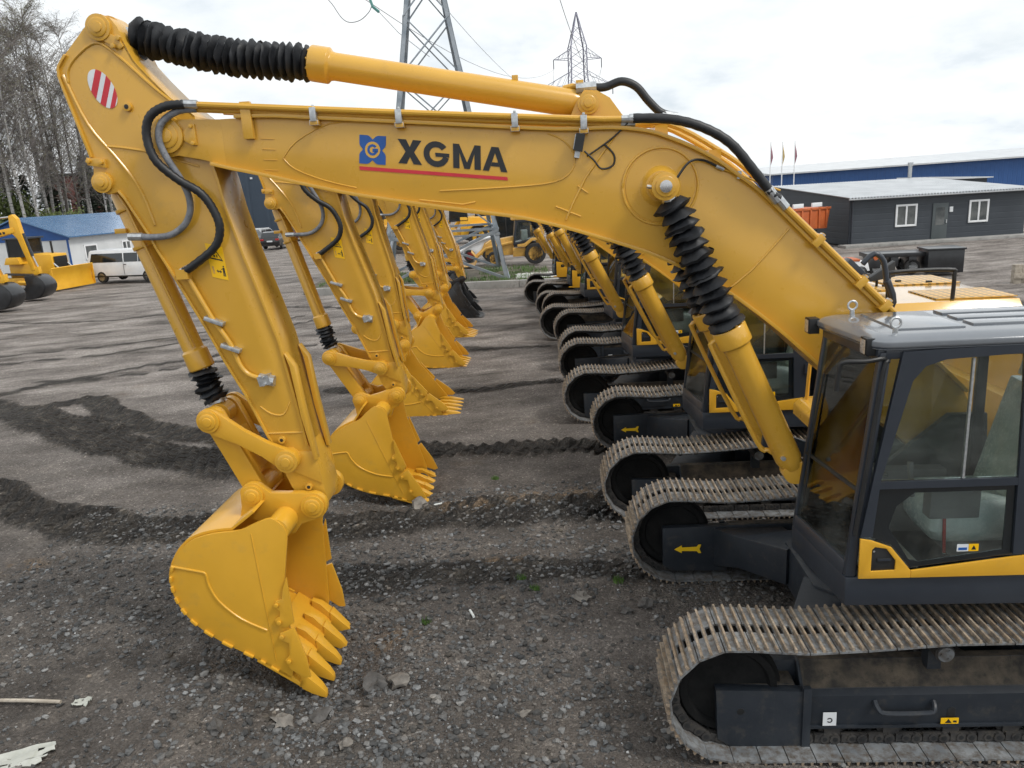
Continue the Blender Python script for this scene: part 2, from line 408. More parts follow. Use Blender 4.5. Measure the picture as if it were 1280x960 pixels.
def make_track(root, side):
    yc = 1.37*side
    fr = MB(UND)
    s = side
    # main beam with a sloping, mud covered top; the front guide box stands a little proud
    yo, yi = yc+0.10*s, yc-0.17*s
    fr.prism([(yo, 0.185), (yo, 0.455), (yo-0.05*s, 0.475), (yi+0.08*s, 0.63), (yi, 0.63), (yi, 0.185)], -2.0, 1.15, 'x')
    fr.bx(-2.0, 1.15, *sorted((yo-0.02*s, yo+0.014*s)), 0.178, 0.205)
    fr.prism([(1.14, 0.03), (1.70, 0.055), (1.79, 0.12), (1.805, 0.545), (1.145, 0.52)], *sorted((yo-0.05*s, yo+0.035*s)))
    fr.prism([(1.14, 0.10), (1.74, 0.12), (1.83, 0.19), (1.83, 0.62), (1.145, 0.63)], *sorted((yi-0.02*s, yi+0.06*s)))
    fr.bx(1.10, 1.16, *sorted((yo, yo+0.05*s)), 0.05, 0.55)
    fr.m(MUD).prism([(yo-0.055*s, 0.485), (yi+0.08*s, 0.645), (yi+0.005*s, 0.645), (yi+0.005*s, 0.60), (yo-0.055*s, 0.46)], -1.98, 1.13, 'x')
    fr.bx(1.20, 1.72, *sorted((yo-0.045*s, yi+0.055*s)), 0.45, 0.535)
    fr.m(BLK).cyl(V((1.62, yo+0.034*s, 0.36)), V((1.62, yo+0.038*s, 0.36)), 0.03, n=14)
    fr.prism([(0.02, 0.25), (0.05, 0.23), (0.08, 0.25), (0.08, 0.33), (0.05, 0.35), (0.02, 0.33)], *sorted((yo-0.01*s, yo+0.004*s)))
    o = fr.build('track_frame', root, 0.012)
    hd = MB(UND); hd.tube([(0.62, yo+0.0*s, 0.41), (0.61, yo+0.05*s, 0.37), (0.55, yo+0.06*s, 0.34), (0.25, yo+0.06*s, 0.34), (0.20, yo+0.05*s, 0.37), (0.19, yo, 0.40)], 0.02, 8, 3)
    hd.build('handle', o)
    # rollers
    for k in range(8):
        ro = MB(LINK); x = -1.72 + k*0.44
        ro.lathe(V((x, yc-0.16, 0.15)), (0, 1, 0), [(0, 0.05), (0.02, 0.095), (0.08, 0.095), (0.09, 0.07), (0.17, 0.07), (0.18, 0.095), (0.23, 0.095), (0.24, 0.05)] if s > 0 else [(0.08, 0.05), (0.09, 0.095), (0.14, 0.095), (0.15, 0.07), (0.23, 0.07), (0.24, 0.095), (0.30, 0.095), (0.32, 0.05)], 14)
        ro.box((x, yc+0.085*s, 0.155), (0.12, 0.03, 0.08))
        ro.build('track_roller', o)
    for x in (0.16, -1.15):
        ca = MB(LINK)
        ca.cyl(V((x, yc-0.14, 0.83)), V((x, yc+0.15, 0.83)), 0.07, n=18); ca.m(SHOE)
        ca.cyl(V((x, yc+0.15*s, 0.83)), V((x, yc+0.165*s, 0.83)), 0.058, n=18)
        for q in range(3): ca.cyl(V((x+0.036*math.cos(q*2.1), yc+0.165*s, 0.83+0.036*math.sin(q*2.1))), V((x+0.036*math.cos(q*2.1), yc+0.173*s, 0.83+0.036*math.sin(q*2.1))), 0.01, n=6)
        ca.m(UND).box((x, yc-0.04*s, 0.71), (0.10, 0.10, 0.20))
        ca.build('carrier_roller', o)
    for nm, x, r in (('idler_wheel', 1.70, 0.385), ('drive_sprocket', -2.15, 0.385)):
        w = MB(DARK)
        w.lathe(V((x, yc-0.075, 0.515)), (0, 1, 0), [(0.03, 0.08), (0.03, r-0.09), (0.0, r-0.07), (0.0, r-0.02), (0.05, r-0.02), (0.05, r+0.015), (0.10, r+0.015), (0.10, r-0.02), (0.15, r-0.02), (0.15, r-0.07), (0.12, r-0.09), (0.12, 0.08)], 40)
        if nm == 'drive_sprocket': w.cyl(V((x, yc, 0.515)), V((x, yc+0.16*s, 0.515)), 0.26, n=24)
        w.build(nm, o)
    # the belt: links, plates and triple grousers
    path = track_path(); n = len(path)
    L = [0]
    for i in range(n): L.append(L[-1] + math.dist(path[i], path[(i+1) % n]))
    tot = L[-1]
    def at(d):
        d %= tot
        for i in range(n):
            if L[i+1] >= d:
                t = (d-L[i])/(L[i+1]-L[i]); a = path[i]; b = path[(i+1) % n]
                return V((a[0]+(b[0]-a[0])*t, 0, a[1]+(b[1]-a[1])*t))
    N = 53; pitch = tot/N
    be = MB(SHOE)
    for k in range(N):
        d = k*pitch
        a = at(d); b = at(d+pitch); c = (a+b)/2
        t = (b-a).normalized(); nn = V((t.z, 0, -t.x))   # outward normal
        M = Matrix(((t.x, 0, nn.x, c.x), (0, 1, 0, yc), (t.z, 0, nn.z, c.z), (0, 0, 0, 1)))
        h = pitch/2 - 0.004
        q = random.uniform(-0.002, 0.002)
        be.m(SHOE)
        be.bx(-h, h, -0.30, -0.055, -0.008, 0.008, M); be.bx(-h, h, 0.055, 0.30, -0.008, 0.008, M)
        for u in (-pitch/3, 0, pitch/3): be.bx(u-0.017, u+0.017, -0.055, 0.055, -0.008, 0.008, M)
        be.m(GROU)
        for u in (-pitch/3, 0.0, pitch/3):
            be.hexa([M @ V((u-0.0115, -0.30+q, 0.006)), M @ V((u+0.0115, -0.30+q, 0.006)), M @ V((u+0.0115, 0.30+q, 0.006)), M @ V((u-0.0115, 0.30+q, 0.006))],
                    [M @ V((u-0.007, -0.30+q, 0.034)), M @ V((u+0.007, -0.30+q, 0.034)), M @ V((u+0.007, 0.30+q, 0.034)), M @ V((u-0.007, 0.30+q, 0.034))])
        be.m(LINK)
        for y in (-0.10, 0.10):
            be.bx(-pitch*0.52, pitch*0.30, y-0.018, y+0.018, -0.085, -0.02, M)
            be.bx(-pitch*0.1, pitch*0.52, y*0.82-0.016, y*0.82+0.016, -0.08, -0.022, M)
        for y, sg in ((-0.13, -1), (0.13, 1)):
            be.m(LINK).cyl(M @ V((-pitch*0.45, y-sg*0.03, -0.052)), M @ V((-pitch*0.45, y, -0.052)), 0.040, n=10)
            be.cyl(M @ V((-pitch*0.08, y-sg*0.03, -0.052)), M @ V((-pitch*0.08, y-sg*0.006, -0.052)), 0.036, n=10)
            be.m(BLK).cyl(M @ V((-pitch*0.45, y, -0.052)), M @ V((-pitch*0.45, y+sg*0.002, -0.052)), 0.020, n=8)
            be.cyl(M @ V((-pitch*0.08, y-sg*0.006, -0.052)), M @ V((-pitch*0.08, y-sg*0.004, -0.052)), 0.018, n=8)
    be.build('track_belt', o, 0, 30)
    if side < 0:
        ar = MB(YARR)
        y = yi + 0.032
        ar.prism([(1.71, 0.385), (1.63, 0.43), (1.63, 0.405), (1.47, 0.41), (1.45, 0.435), (1.42, 0.435), (1.44, 0.385), (1.42, 0.335), (1.45, 0.335), (1.47, 0.36), (1.63, 0.365), (1.63, 0.34)], y+0.018, y+0.022)
        ar.build('arrow_sticker', o, 0, 0)
    else:
        st = MB(WHTD); st.bx(0.90, 1.0, yo+0.016, yo+0.019, 0.21, 0.325)
        st.m(BLKD)
        for q in ringarc(0.95, 0.258, 0.022, 0.022, 0.6, 30, 330, 8): st.prism(q, yo+0.019, yo+0.021)
        st.build('white_sticker', o, 0, 0)
        st = MB(ORAD); st.bx(0.0, 0.13, yo+0.016, yo+0.019, 0.212, 0.262)
        st.m(BLKD); st.prism([(0.10, 0.22), (0.075, 0.254), (0.05, 0.22)], yo+0.019, yo+0.021); st.bx(0.015, 0.04, yo+0.019, yo+0.021, 0.225, 0.24)
        st.build('orange_sticker', o, 0, 0)

def make_cab(root, small):
    y0, y1 = 0.50, 1.42
    base = MB(GRY)
    base.hexa([V((x, y0, z)) for x, z in ((0.975, 1.20), (0.98, 1.41), (-0.95, 1.41), (-0.95, 1.16))], [V((x, y1, z)) for x, z in ((0.862, 1.18), (0.868, 1.41), (-0.95, 1.41), (-0.95, 1.16))])
    # pillars
    def pil(a, b, wx, ya, yb): base.hexa([V((a[0], ya, a[1])), V((a[0]-wx, ya, a[1])), V((a[0]-wx, yb, a[1])), V((a[0], yb, a[1]))],
                                          [V((b[0], ya, b[1])), V((b[0]-wx, ya, b[1])), V((b[0]-wx, yb, b[1])), V((b[0], yb, b[1]))])
    pil((0.868, 1.41), (0.715, 3.08), 0.075, y1-0.07, y1-0.006); pil((0.978, 1.41), (0.79, 3.08), 0.075, y0, y0+0.045)
    for x in (-0.42, -0.87): 
        pil((x, 1.41), (x+0.02, 3.08), 0.08, y1-0.08, y1-0.004); 
    pil((-0.42, 1.41), (-0.40, 3.08), 0.08, y0, y0+0.05); pil((-0.87, 1.41), (-0.85, 3.08), 0.08, y0, y0+0.05)
    base.bx(-0.95, 0.85, y0+0.001, y0+0.04, 1.41, 1.75)
    base.bx(-0.93, -0.88, y0, y1-0.01, 1.41, 1.9)
    base.hexa([V((x, y0+0.03, z)) for x, z in ((0.979, 1.405), (0.966, 1.52), (0.90, 1.52), (0.90, 1.405))], [V((x, y1-0.05, z)) for x, z in ((0.876, 1.405), (0.862, 1.52), (0.80, 1.52), (0.80, 1.405))])
    # header
    base.bx(-0.93, 0.68, y1-0.07, y1-0.002, 3.03, 3.10); base.bx(-0.93, 0.75, y0, y0+0.06, 3.03, 3.10)
    base.hexa([V((x, y0+0.01, z)) for x, z in ((0.80, 3.02), (0.80, 3.10), (0.70, 3.10), (0.70, 3.02))], [V((x, y1-0.02, z)) for x, z in ((0.728, 3.02), (0.728, 3.10), (0.63, 3.10), (0.63, 3.02))]); base.bx(-0.93, -0.85, y0, y1, 3.03, 3.10)
    cab = base.build('cab', root, 0.014)
    rf = MB(GRYROOF)
    def rr(x0, x1, ya, yb, r, n=5):
        return [((x + (0.055 - 0.10*(y-y0)/(y1-y0) if x > 0.3 else 0)), y) for x, y in rr_(x0, x1, ya, yb, r, n)]
    def rr_(x0, x1, ya, yb, r, n=5):
        pts = []
        for cx, cy, a in ((x1-r, yb-r, 0), (x0+r, yb-r, 90), (x0+r, ya+r, 180), (x1-r, ya+r, 270)):
            pts += [(cx+r*math.cos(R(a+90*i/n)), cy+r*math.sin(R(a+90*i/n))) for i in range(n+1)]
        return pts
    secs = [(0.0, 3.09), (0.03, 3.12), (0.03, 3.155), (-0.01, 3.185), (-0.06, 3.20)]
    rf.loft([[V((x, y, z + (-0.03 if False else 0))) for x, y in rr(-0.96-e, 0.78+e, y0-0.01-e, y1+0.0+e, 0.10+e*0.5)] for e, z in secs])
    rf.bx(0.10, 0.56, y0+0.13, y1-0.14, 3.195, 3.215)
    for k in range(3): rf.bx(-0.85, 0.02, y0+0.13+k*0.22, y0+0.28+k*0.22, 3.195, 3.218)
    rf.m(GRY).loft([[V((x, y, z)) for x, y in rr(-0.965, 0.80+e, y0-0.02, y1+0.02, 0.09)] for e, z in ((0, 3.10), (0, 3.135))])
    rf.build('cab_roof', cab, 0.006)
    eyes = [(0.60, y1-0.07), (0.60, y0+0.07)]
    for ex, ey in eyes:
        e = MB(ZINC); e.cyl((ex, ey, 3.18), (ex, ey, 3.235), 0.018, n=10)
        e.tube([(ex+0.034*math.sin(R(a)), ey, 3.27-0.034*math.cos(R(a))) for a in range(0, 361, 30)], 0.009, 8)
        e.build('lifting_eye', cab)
    for ly, lx in ((y1-0.10, 0.745), (y0-0.02, 0.86)):
        w = MB(BLK); w.bx(lx-0.03, lx+0.05, ly-0.055, ly+0.055, 3.05, 3.17); w.bx(lx-0.10, lx-0.03, ly-0.012, ly+0.012, 3.09, 3.12)
        w.m(LAMPG).bx(lx+0.0501, lx+0.056, ly-0.047, ly+0.047, 3.058, 3.162)
        w.build('work_light', cab, 0.006)
    # windscreen in two panes with a bar between
    def wn(z): return 0.868 - (z-1.41)*0.0916 - 0.016
    def wf(z): return 0.978 - (z-1.41)*0.1126 - 0.016
    def wp(z): return (wn(z)+wf(z))/2 + 0.03
    for nm, za, zb, mt in (('windscreen', 2.08, 3.03, GLSY), ('lower_windscreen', 1.52, 2.05, GLS)):
        g = MB(mt); ya_, yb_ = y0+0.04, y1-0.068
        g.hexa([V((wf(za), ya_, za)), V((wn(za), yb_, za)), V((wn(zb), yb_, zb)), V((wf(zb), ya_, zb))],
               [V((wf(za)-0.006, ya_, za)), V((wn(za)-0.006, yb_, za)), V((wn(zb)-0.006, yb_, zb)), V((wf(zb)-0.006, ya_, zb))])
        g.build(nm, cab, 0, 0)
    b = MB(BLK); b.tube([(wf(2.06), y0+0.04, 2.065), (wn(2.06), y1-0.07, 2.065)], 0.016, 6)
    b.build('windscreen_bar', cab)
    g = MB(BLK); g.tube([(wp(1.9)+0.03, y0+0.10, 1.6), (wp(2.2)+0.03, y0+0.12, 2.2)], 0.012, 6); g.tube([(wp(2.2)+0.03, y0+0.12, 2.2), (wp(2.8)+0.02, y0+0.14, 2.75)], 0.008, 6)
    g.build('wiper', cab)
    # rear and right-hand glass
    g = MB(GLS); g.bx(-0.80, 0.70, y0+0.012, y0+0.017, 1.75, 3.03); g.bx(-0.905, -0.90, y0+0.05, y1-0.08, 1.9, 3.03)
    g.build('rear_glass', cab, 0, 0)
    # door
    ya, yb = y1-0.012, y1+0.022
    d = MB(GRY)
    outer = [(0.785, 1.735), (0.70, 2.30), (0.576, 3.085), (0.30, 3.095), (0.0, 3.10), (-0.42, 3.105), (-0.42, 2.6), (-0.42, 1.575)]
    inner = [(0.700, 1.735), (0.668, 2.163), (0.50, 2.88), (0.42, 2.98), (0.29, 3.022), (-0.22, 3.045), (-0.25, 2.6), (-0.285, 1.575)]
    for q in range(len(outer)-1): d.prism([outer[q], outer[q+1], inner[q+1], inner[q]], ya, yb)
    d.bx(-0.27, 0.68, ya+0.006, yb-0.001, 2.10, 2.155)
    for z in (1.95, 2.9): d.bx(-0.475, -0.405, yb-0.01, yb+0.02, z-0.06, z+0.06)
    door = d.build('door', cab, 0, 20)
    g = MB(GLS); g.prism([(0.668, 2.163), (0.50, 2.88), (0.42, 2.98), (0.29, 3.022), (-0.22, 3.045), (-0.26, 2.163)], ya+0.012, ya+0.017)
    g.build('door_window', cab, 0, 0)
    g = MB(ZINC); g.bx(0.095, 0.11, ya+0.0, ya+0.024, 2.16, 3.02); g.build('window_slider', cab)
    fr = MB(DGLASS)
    lo = [(0.69, 2.10), (0.706, 1.723), (0.563, 1.669), (0.416, 1.481), (-0.291, 1.567), (-0.285, 1.8), (-0.27, 2.10)]
    li = [(0.30, 2.03), (0.43, 1.93), (0.48, 1.75), (0.36, 1.53), (-0.10, 1.59), (-0.20, 1.75), (-0.19, 2.0)]
    lo2 = [(0.3, 2.10), (0.69, 2.10), (0.706, 1.723), (0.563, 1.669), (0.416, 1.481), (-0.291, 1.567), (-0.27, 2.10)]
    li2 = [(0.42, 2.06), (0.54, 1.96), (0.585, 1.80), (0.43, 1.545), (0.36, 1.525), (-0.22, 1.605), (-0.21, 2.06)]
    fr.ring(lo2, li2, ya+0.004, ya+0.014)
    fr.build('door_glass_border', cab, 0, 0)
    g = MB(GLS); g.prism(li2, ya+0.006, ya+0.011); g.build('door_lower_window', cab, 0, 0)
    p = MB(YEL2 if not small else YELB)
    if small:
        p.ring([(0.785, 1.10), (0.785, 1.75), (0.45, 1.70), (0.30, 1.62), (-0.41, 1.62), (-0.41, 1.10)], [(0.60, 1.50), (0.60, 1.62), (0.50, 1.62), (0.44, 1.56), (0.44, 1.53), (0.50, 1.50)], yb-0.01, yb+0.012)
        p.bx(-0.41, 0.93, y1+0.002, y1+0.02, 1.15, 1.11)
    else:
        po = [(0.785, 1.412), (0.787, 1.727), (0.708, 1.712), (0.565, 1.655), (0.418, 1.468), (0.418, 1.412)]
        pi_ = [(0.70, 1.47), (0.70, 1.64), (0.68, 1.66), (0.60, 1.645), (0.53, 1.55), (0.53, 1.475)]
        p.ring(po, pi_, yb-0.012, yb+0.008)
        p.prism([(0.418, 1.412), (0.418, 1.468), (-0.291, 1.557), (-0.40, 1.57), (-0.40, 1.412)], yb-0.0121, yb+0.0079)
        p.bx(-0.93, -0.412, yb-0.03, yb+0.006, 1.412, 1.575)
    p.build('door_panel', cab, 0.006)
    h = MB(BLK); h.prism([(0.712, 1.458), (0.712, 1.65), (0.685, 1.672), (0.60, 1.657), (0.515, 1.55), (0.515, 1.462)], yb-0.014, yb-0.004)
    h.m(GRY).bx(0.56, 0.66, yb-0.004, yb+0.006, 1.545, 1.57); h.m(ZINC).cyl((0.685, yb-0.004, 1.625), (0.685, yb+0.004, 1.625), 0.012, n=10)
    h.build('door_handle', cab, 0.004)
    # grab rail hooked over the windscreen corner
    r = MB(BLK); r.tube([(0.66, y1-0.03, 3.02), (0.70, y1+0.0, 3.04), (0.82, y1+0.02, 3.03), (0.95, y1+0.0, 3.025), (0.98, y1-0.01, 2.985), (0.99, y1-0.02, 2.82)], 0.016, 8, 4)
    r.build('grab_rail', cab)
    r = MB(BLK); r.tube([(0.66, y1+0.0, 3.02), (0.70, y1+0.02, 2.95), (0.765, y1+0.02, 2.3), (0.82, y1+0.012, 1.75)], 0.015, 8, 3)
    r.build('door_seal', cab)
    # inside
    ym = 0.95
    s = MB(INTER); s.bx(-0.55, 0.0, ym-0.22, ym+0.22, 1.42, 1.70); s.bx(-0.10, 0.25, ym+0.24, ym+0.36, 1.80, 2.02); s.bx(-0.15, 0.45, ym-0.36, ym-0.24, 1.42, 1.95)
    s.cyl((0.62, ym-0.1, 1.42), (0.50, ym-0.1, 2.05), 0.05); s.tube([(0.50+0.17*math.sin(R(a))*0.55, ym-0.1+0.18*math.cos(R(a)), 2.06+0.17*math.sin(R(a))*0.35) for a in range(0, 361, 20)], 0.016, 6)
    s.cyl((0.35, ym+0.28, 1.95), (0.38, ym+0.28, 2.22), 0.02); s.bx(0.55, 0.72, y0+0.06, y0+0.2, 1.42, 2.5)
    s.build('control_console', cab, 0.01)
    s = MB(SEATM)
    s.loft([[V((x, y, z)) for x, y in rr_(-0.52+e, 0.20-e, ym-0.25+e, ym+0.30-e, 0.09)] for e, z in ((0.05, 1.56), (0, 1.66), (0, 1.84), (0.03, 1.90))])
    s.loft([[V((-0.42-k*0.20+dx, y, 1.86+k*0.85)) for dx, y in ((0.08, ym-0.24+0.03*k), (0.11, ym), (0.08, ym+0.24-0.03*k), (-0.05, ym+0.22-0.03*k), (-0.05, ym-0.22+0.03*k))] for k in (0, 0.5, 1)])
    s.loft([[V((-0.60-k*0.05+dx, y, 2.74+k*0.2)) for dx, y in ((0.06, ym-0.13), (0.08, ym), (0.06, ym+0.13), (-0.04, ym+0.12), (-0.04, ym-0.12))] for k in (0, 1)])
    s.build('driver_seat', cab, 0.02)
    s = MB(SEATM); s.box((0.70, y0+0.30, 1.78), (0.22, 0.34, 0.62), Matrix.Rotation(R(-9), 3, 'Y')); s.m(WPLA).cyl((0.68, y0+0.12, 1.45), (0.60, y0+0.14, 2.22), 0.07); s.cyl((0.74, y0+0.50, 1.46), (0.64, y0+0.42, 2.12), 0.06); s.m(CARD); s.bx(0.30, 0.72, ym-0.02, ym+0.36, 1.415, 1.46)  # box whitened and enlarged, rolls added, to lighten the dim cab behind the glass
    s.m(WPLA).cyl((0.74, ym-0.03, 1.45), (0.66, ym-0.05, 2.0), 0.075); s.cyl((0.50, ym-0.02, 1.50), (0.78, ym+0.18, 1.62), 0.05)
    s.m(TAIL).cyl((0.10, y1-0.16, 1.50), (0.12, y1-0.16, 1.80), 0.012); s.cyl((0.12, y1-0.16, 1.80), (0.13, y1-0.16, 1.87), 0.028)
    s.build('stowed_parts', cab, 0.008)
    lb = MB(WHTD); lb.bx(0.02, 0.10, ya+0.018, ya+0.0205, 1.60, 1.655); lb.m(ORAD).bx(-0.05, 0.018, ya+0.018, ya+0.0205, 1.60, 1.655)
    lb.m(BLUD).bx(0.03, 0.09, ya+0.0205, ya+0.022, 1.61, 1.63); lb.m(BLKD).prism([(0.0, 1.612), (-0.016, 1.645), (-0.034, 1.612)], ya+0.0205, ya+0.022)
    lb.build('safety_label', cab, 0, 0)
    return cab

def make_upper(root, small):
    p = MB(GRY)
    p.prism([(0.72, 0.75), (0.72, 0.50), (0.22, 0.42), (0.05, -1.38), (-3.1, -1.38), (-3.1, 1.38), (-1.0, 1.38), (-1.0, 0.75)], 0.98, 1.14, 'z')
    p.prism([(0.15, 1.1), (0.66, 1.58), (1.02, 1.83), (1.01, 1.94), (0.9, 1.97), (0.35, 1.75), (-0.3, 2.3), (-0.6, 2.3), (-0.7, 1.1)], 0.33, 0.39)
    p.prism([(0.15, 1.1), (0.66, 1.58), (1.02, 1.83), (1.01, 1.94), (0.9, 1.97), (0.35, 1.75), (-0.3, 2.3), (-0.6, 2.3), (-0.7, 1.1)], -0.39, -0.33)
    p.lathe((0, 0, 0.80), (0, 0, 1), [(0, 0.62), (0, 0.70), (0.10, 0.70), (0.10, 0.66), (0.18, 0.66)], 40)
    p.build('slewing_platform', root, 0.012)
    t = MB(YEL)
    t.prism([(0.42, 1.80), (0.42, 1.92), (0.36, 1.97), (-1.05, 2.0), (-1.05, 1.80)], -1.40, -0.50); t.m(GRY).prism([(0.02, 1.15), (0.30, 1.795), (-1.04, 1.795), (-1.04, 1.15)], -1.38, -0.52); t.m(YEL)
    t.m(BLK).cyl((-0.2, -0.95, 1.95), (-0.2, -0.95, 1.99), 0.07, n=18)
    tk = t.build('fuel_tank', root, 0.03, seg=3)
    h = MB(YEL); h.tube([(0.30, -1.34, 1.95), (0.26, -1.35, 2.45), (0.15, -1.35, 2.62), (-0.15, -1.35, 2.64), (-0.25, -1.35, 2.55), (-0.25, -1.35, 1.95)], 0.02, 8, 4)
    h.tube([(-0.45, -1.33, 1.95), (-0.45, -1.33, 2.5), (-0.55, -1.33, 2.62), (-0.9, -1.33, 2.62), (-1.0, -1.33, 2.5), (-1.0, -1.33, 1.95)], 0.02, 8, 4)
    h.build('handrail', tk)
    e = MB(HOOD)
    e.prism([(-1.42, 1.15), (-1.42, 2.55), (-1.30, 2.70), (1.28, 2.70), (1.42, 2.55), (1.42, 1.15)], -3.05, -1.10, 'x')
    for y in (-1.423, 1.423):
        for x in (-1.75, -2.4): e.bx(x-0.006, x+0.006, y-0.004, y+0.004, 1.2, 2.4)
    e.m(BLK)
    for k in range(6): e.bx(-2.95, -2.5, 1.418, 1.428, 1.5+k*0.11, 1.55+k*0.11)
    ho = e.build('engine_hood', root, 0.02, seg=3)
    v = MB(VENT); v.bx(-3.100, -2.1, -1.15, -0.25, 2.702, 2.716); v.bx(-1.95, -1.25, -0.9, 0.2, 2.702, 2.716); v.bx(-3.100, -2.1, 0.35, 1.15, 2.702, 2.716)
    v.build('perforated_panel', ho, 0.004)
    r = MB(BLK)
    r.tube([(-1.50, 1.15, 2.700), (-1.50, 1.15, 3.010), (-1.56, 1.15, 3.080), (-2.24, 1.15, 3.080), (-2.30, 1.15, 3.010), (-2.30, 1.15, 2.700)], 0.026, 10, 4)
    r.build('handrail', ho)
    r = MB(BLK)
    r.tube([(-1.2, 0.75, 2.700), (-1.2, 0.75, 2.950), (-1.14, 0.72, 3.010), (-0.85, 0.6, 3.010)], 0.026, 10, 4)
    r.build('handrail', ho)
    m = MB(BLK); m.tube([(-1.9, -0.2, 2.700), (-1.9, -0.2, 2.850)], 0.02, 8); m.loft([[V((-1.78-0.34*k, -0.28, 2.790+0.06*k)), V((-1.78-0.34*k, -0.12, 2.790+0.06*k)), V((-1.78-0.34*k, -0.14, 2.850+0.22*k)), V((-1.78-0.34*k, -0.26, 2.850+0.22*k))] for k in (0, 1)])
    m.build('rear_mirror', ho, 0.01)
    x = MB(BLK)
    for q in range(5): x.box((-1.3-0.35*q, -0.55+0.2*(q % 3), 2.725), (0.08, 0.04, 0.03))
    x.build('hood_latch', ho, 0.005)
    c = MB(GRY)
    pts = [(-3.05, -1.40), (-3.05, 1.40), (-3.45, 1.36), (-3.72, 1.05), (-3.82, 0.5), (-3.84, 0), (-3.82, -0.5), (-3.72, -1.05), (-3.45, -1.36)]
    c.prism(pts, 1.05, 2.35, 'z')
    c.build('counterweight', root, 0.05, seg=3)
    s = MB(YEL)
    s.bx(-1.10, -0.97, -1.40, 1.40, 1.15, 2.3); s.build('side_panel', root, 0.01)

def make_under(root):
    c = MB(UND)
    c.prism([(0.75, -0.42), (0.75, 0.42), (0.42, 0.75), (-0.42, 0.75), (-0.75, 0.42), (-0.75, -0.42), (-0.42, -0.75), (0.42, -0.75)], 0.38, 0.80, 'z')
    for sx in (1, -1):
        for sy in (1, -1):
            a = [V((sx*0.78, sy*0.25, 0.42)), V((sx*0.25, sy*0.72, 0.42)), V((sx*0.25, sy*0.72, 0.80)), V((sx*0.78, sy*0.25, 0.80))]
            b = [V((sx*1.10, sy*0.85, 0.30)), V((sx*0.55, sy*0.98, 0.30)), V((sx*0.55, sy*0.98, 0.66)), V((sx*1.10, sy*0.85, 0.66))]
            d = [V((sx*1.30, sy*1.215, 0.15)), V((sx*0.55, sy*1.215, 0.15)), V((sx*0.55, sy*1.215, 0.60)), V((sx*1.30, sy*1.215, 0.60))]
            c.loft([a, b, d])
    c.build('center_frame', root, 0.02)
    make_track(root, 1); make_track(root, -1)

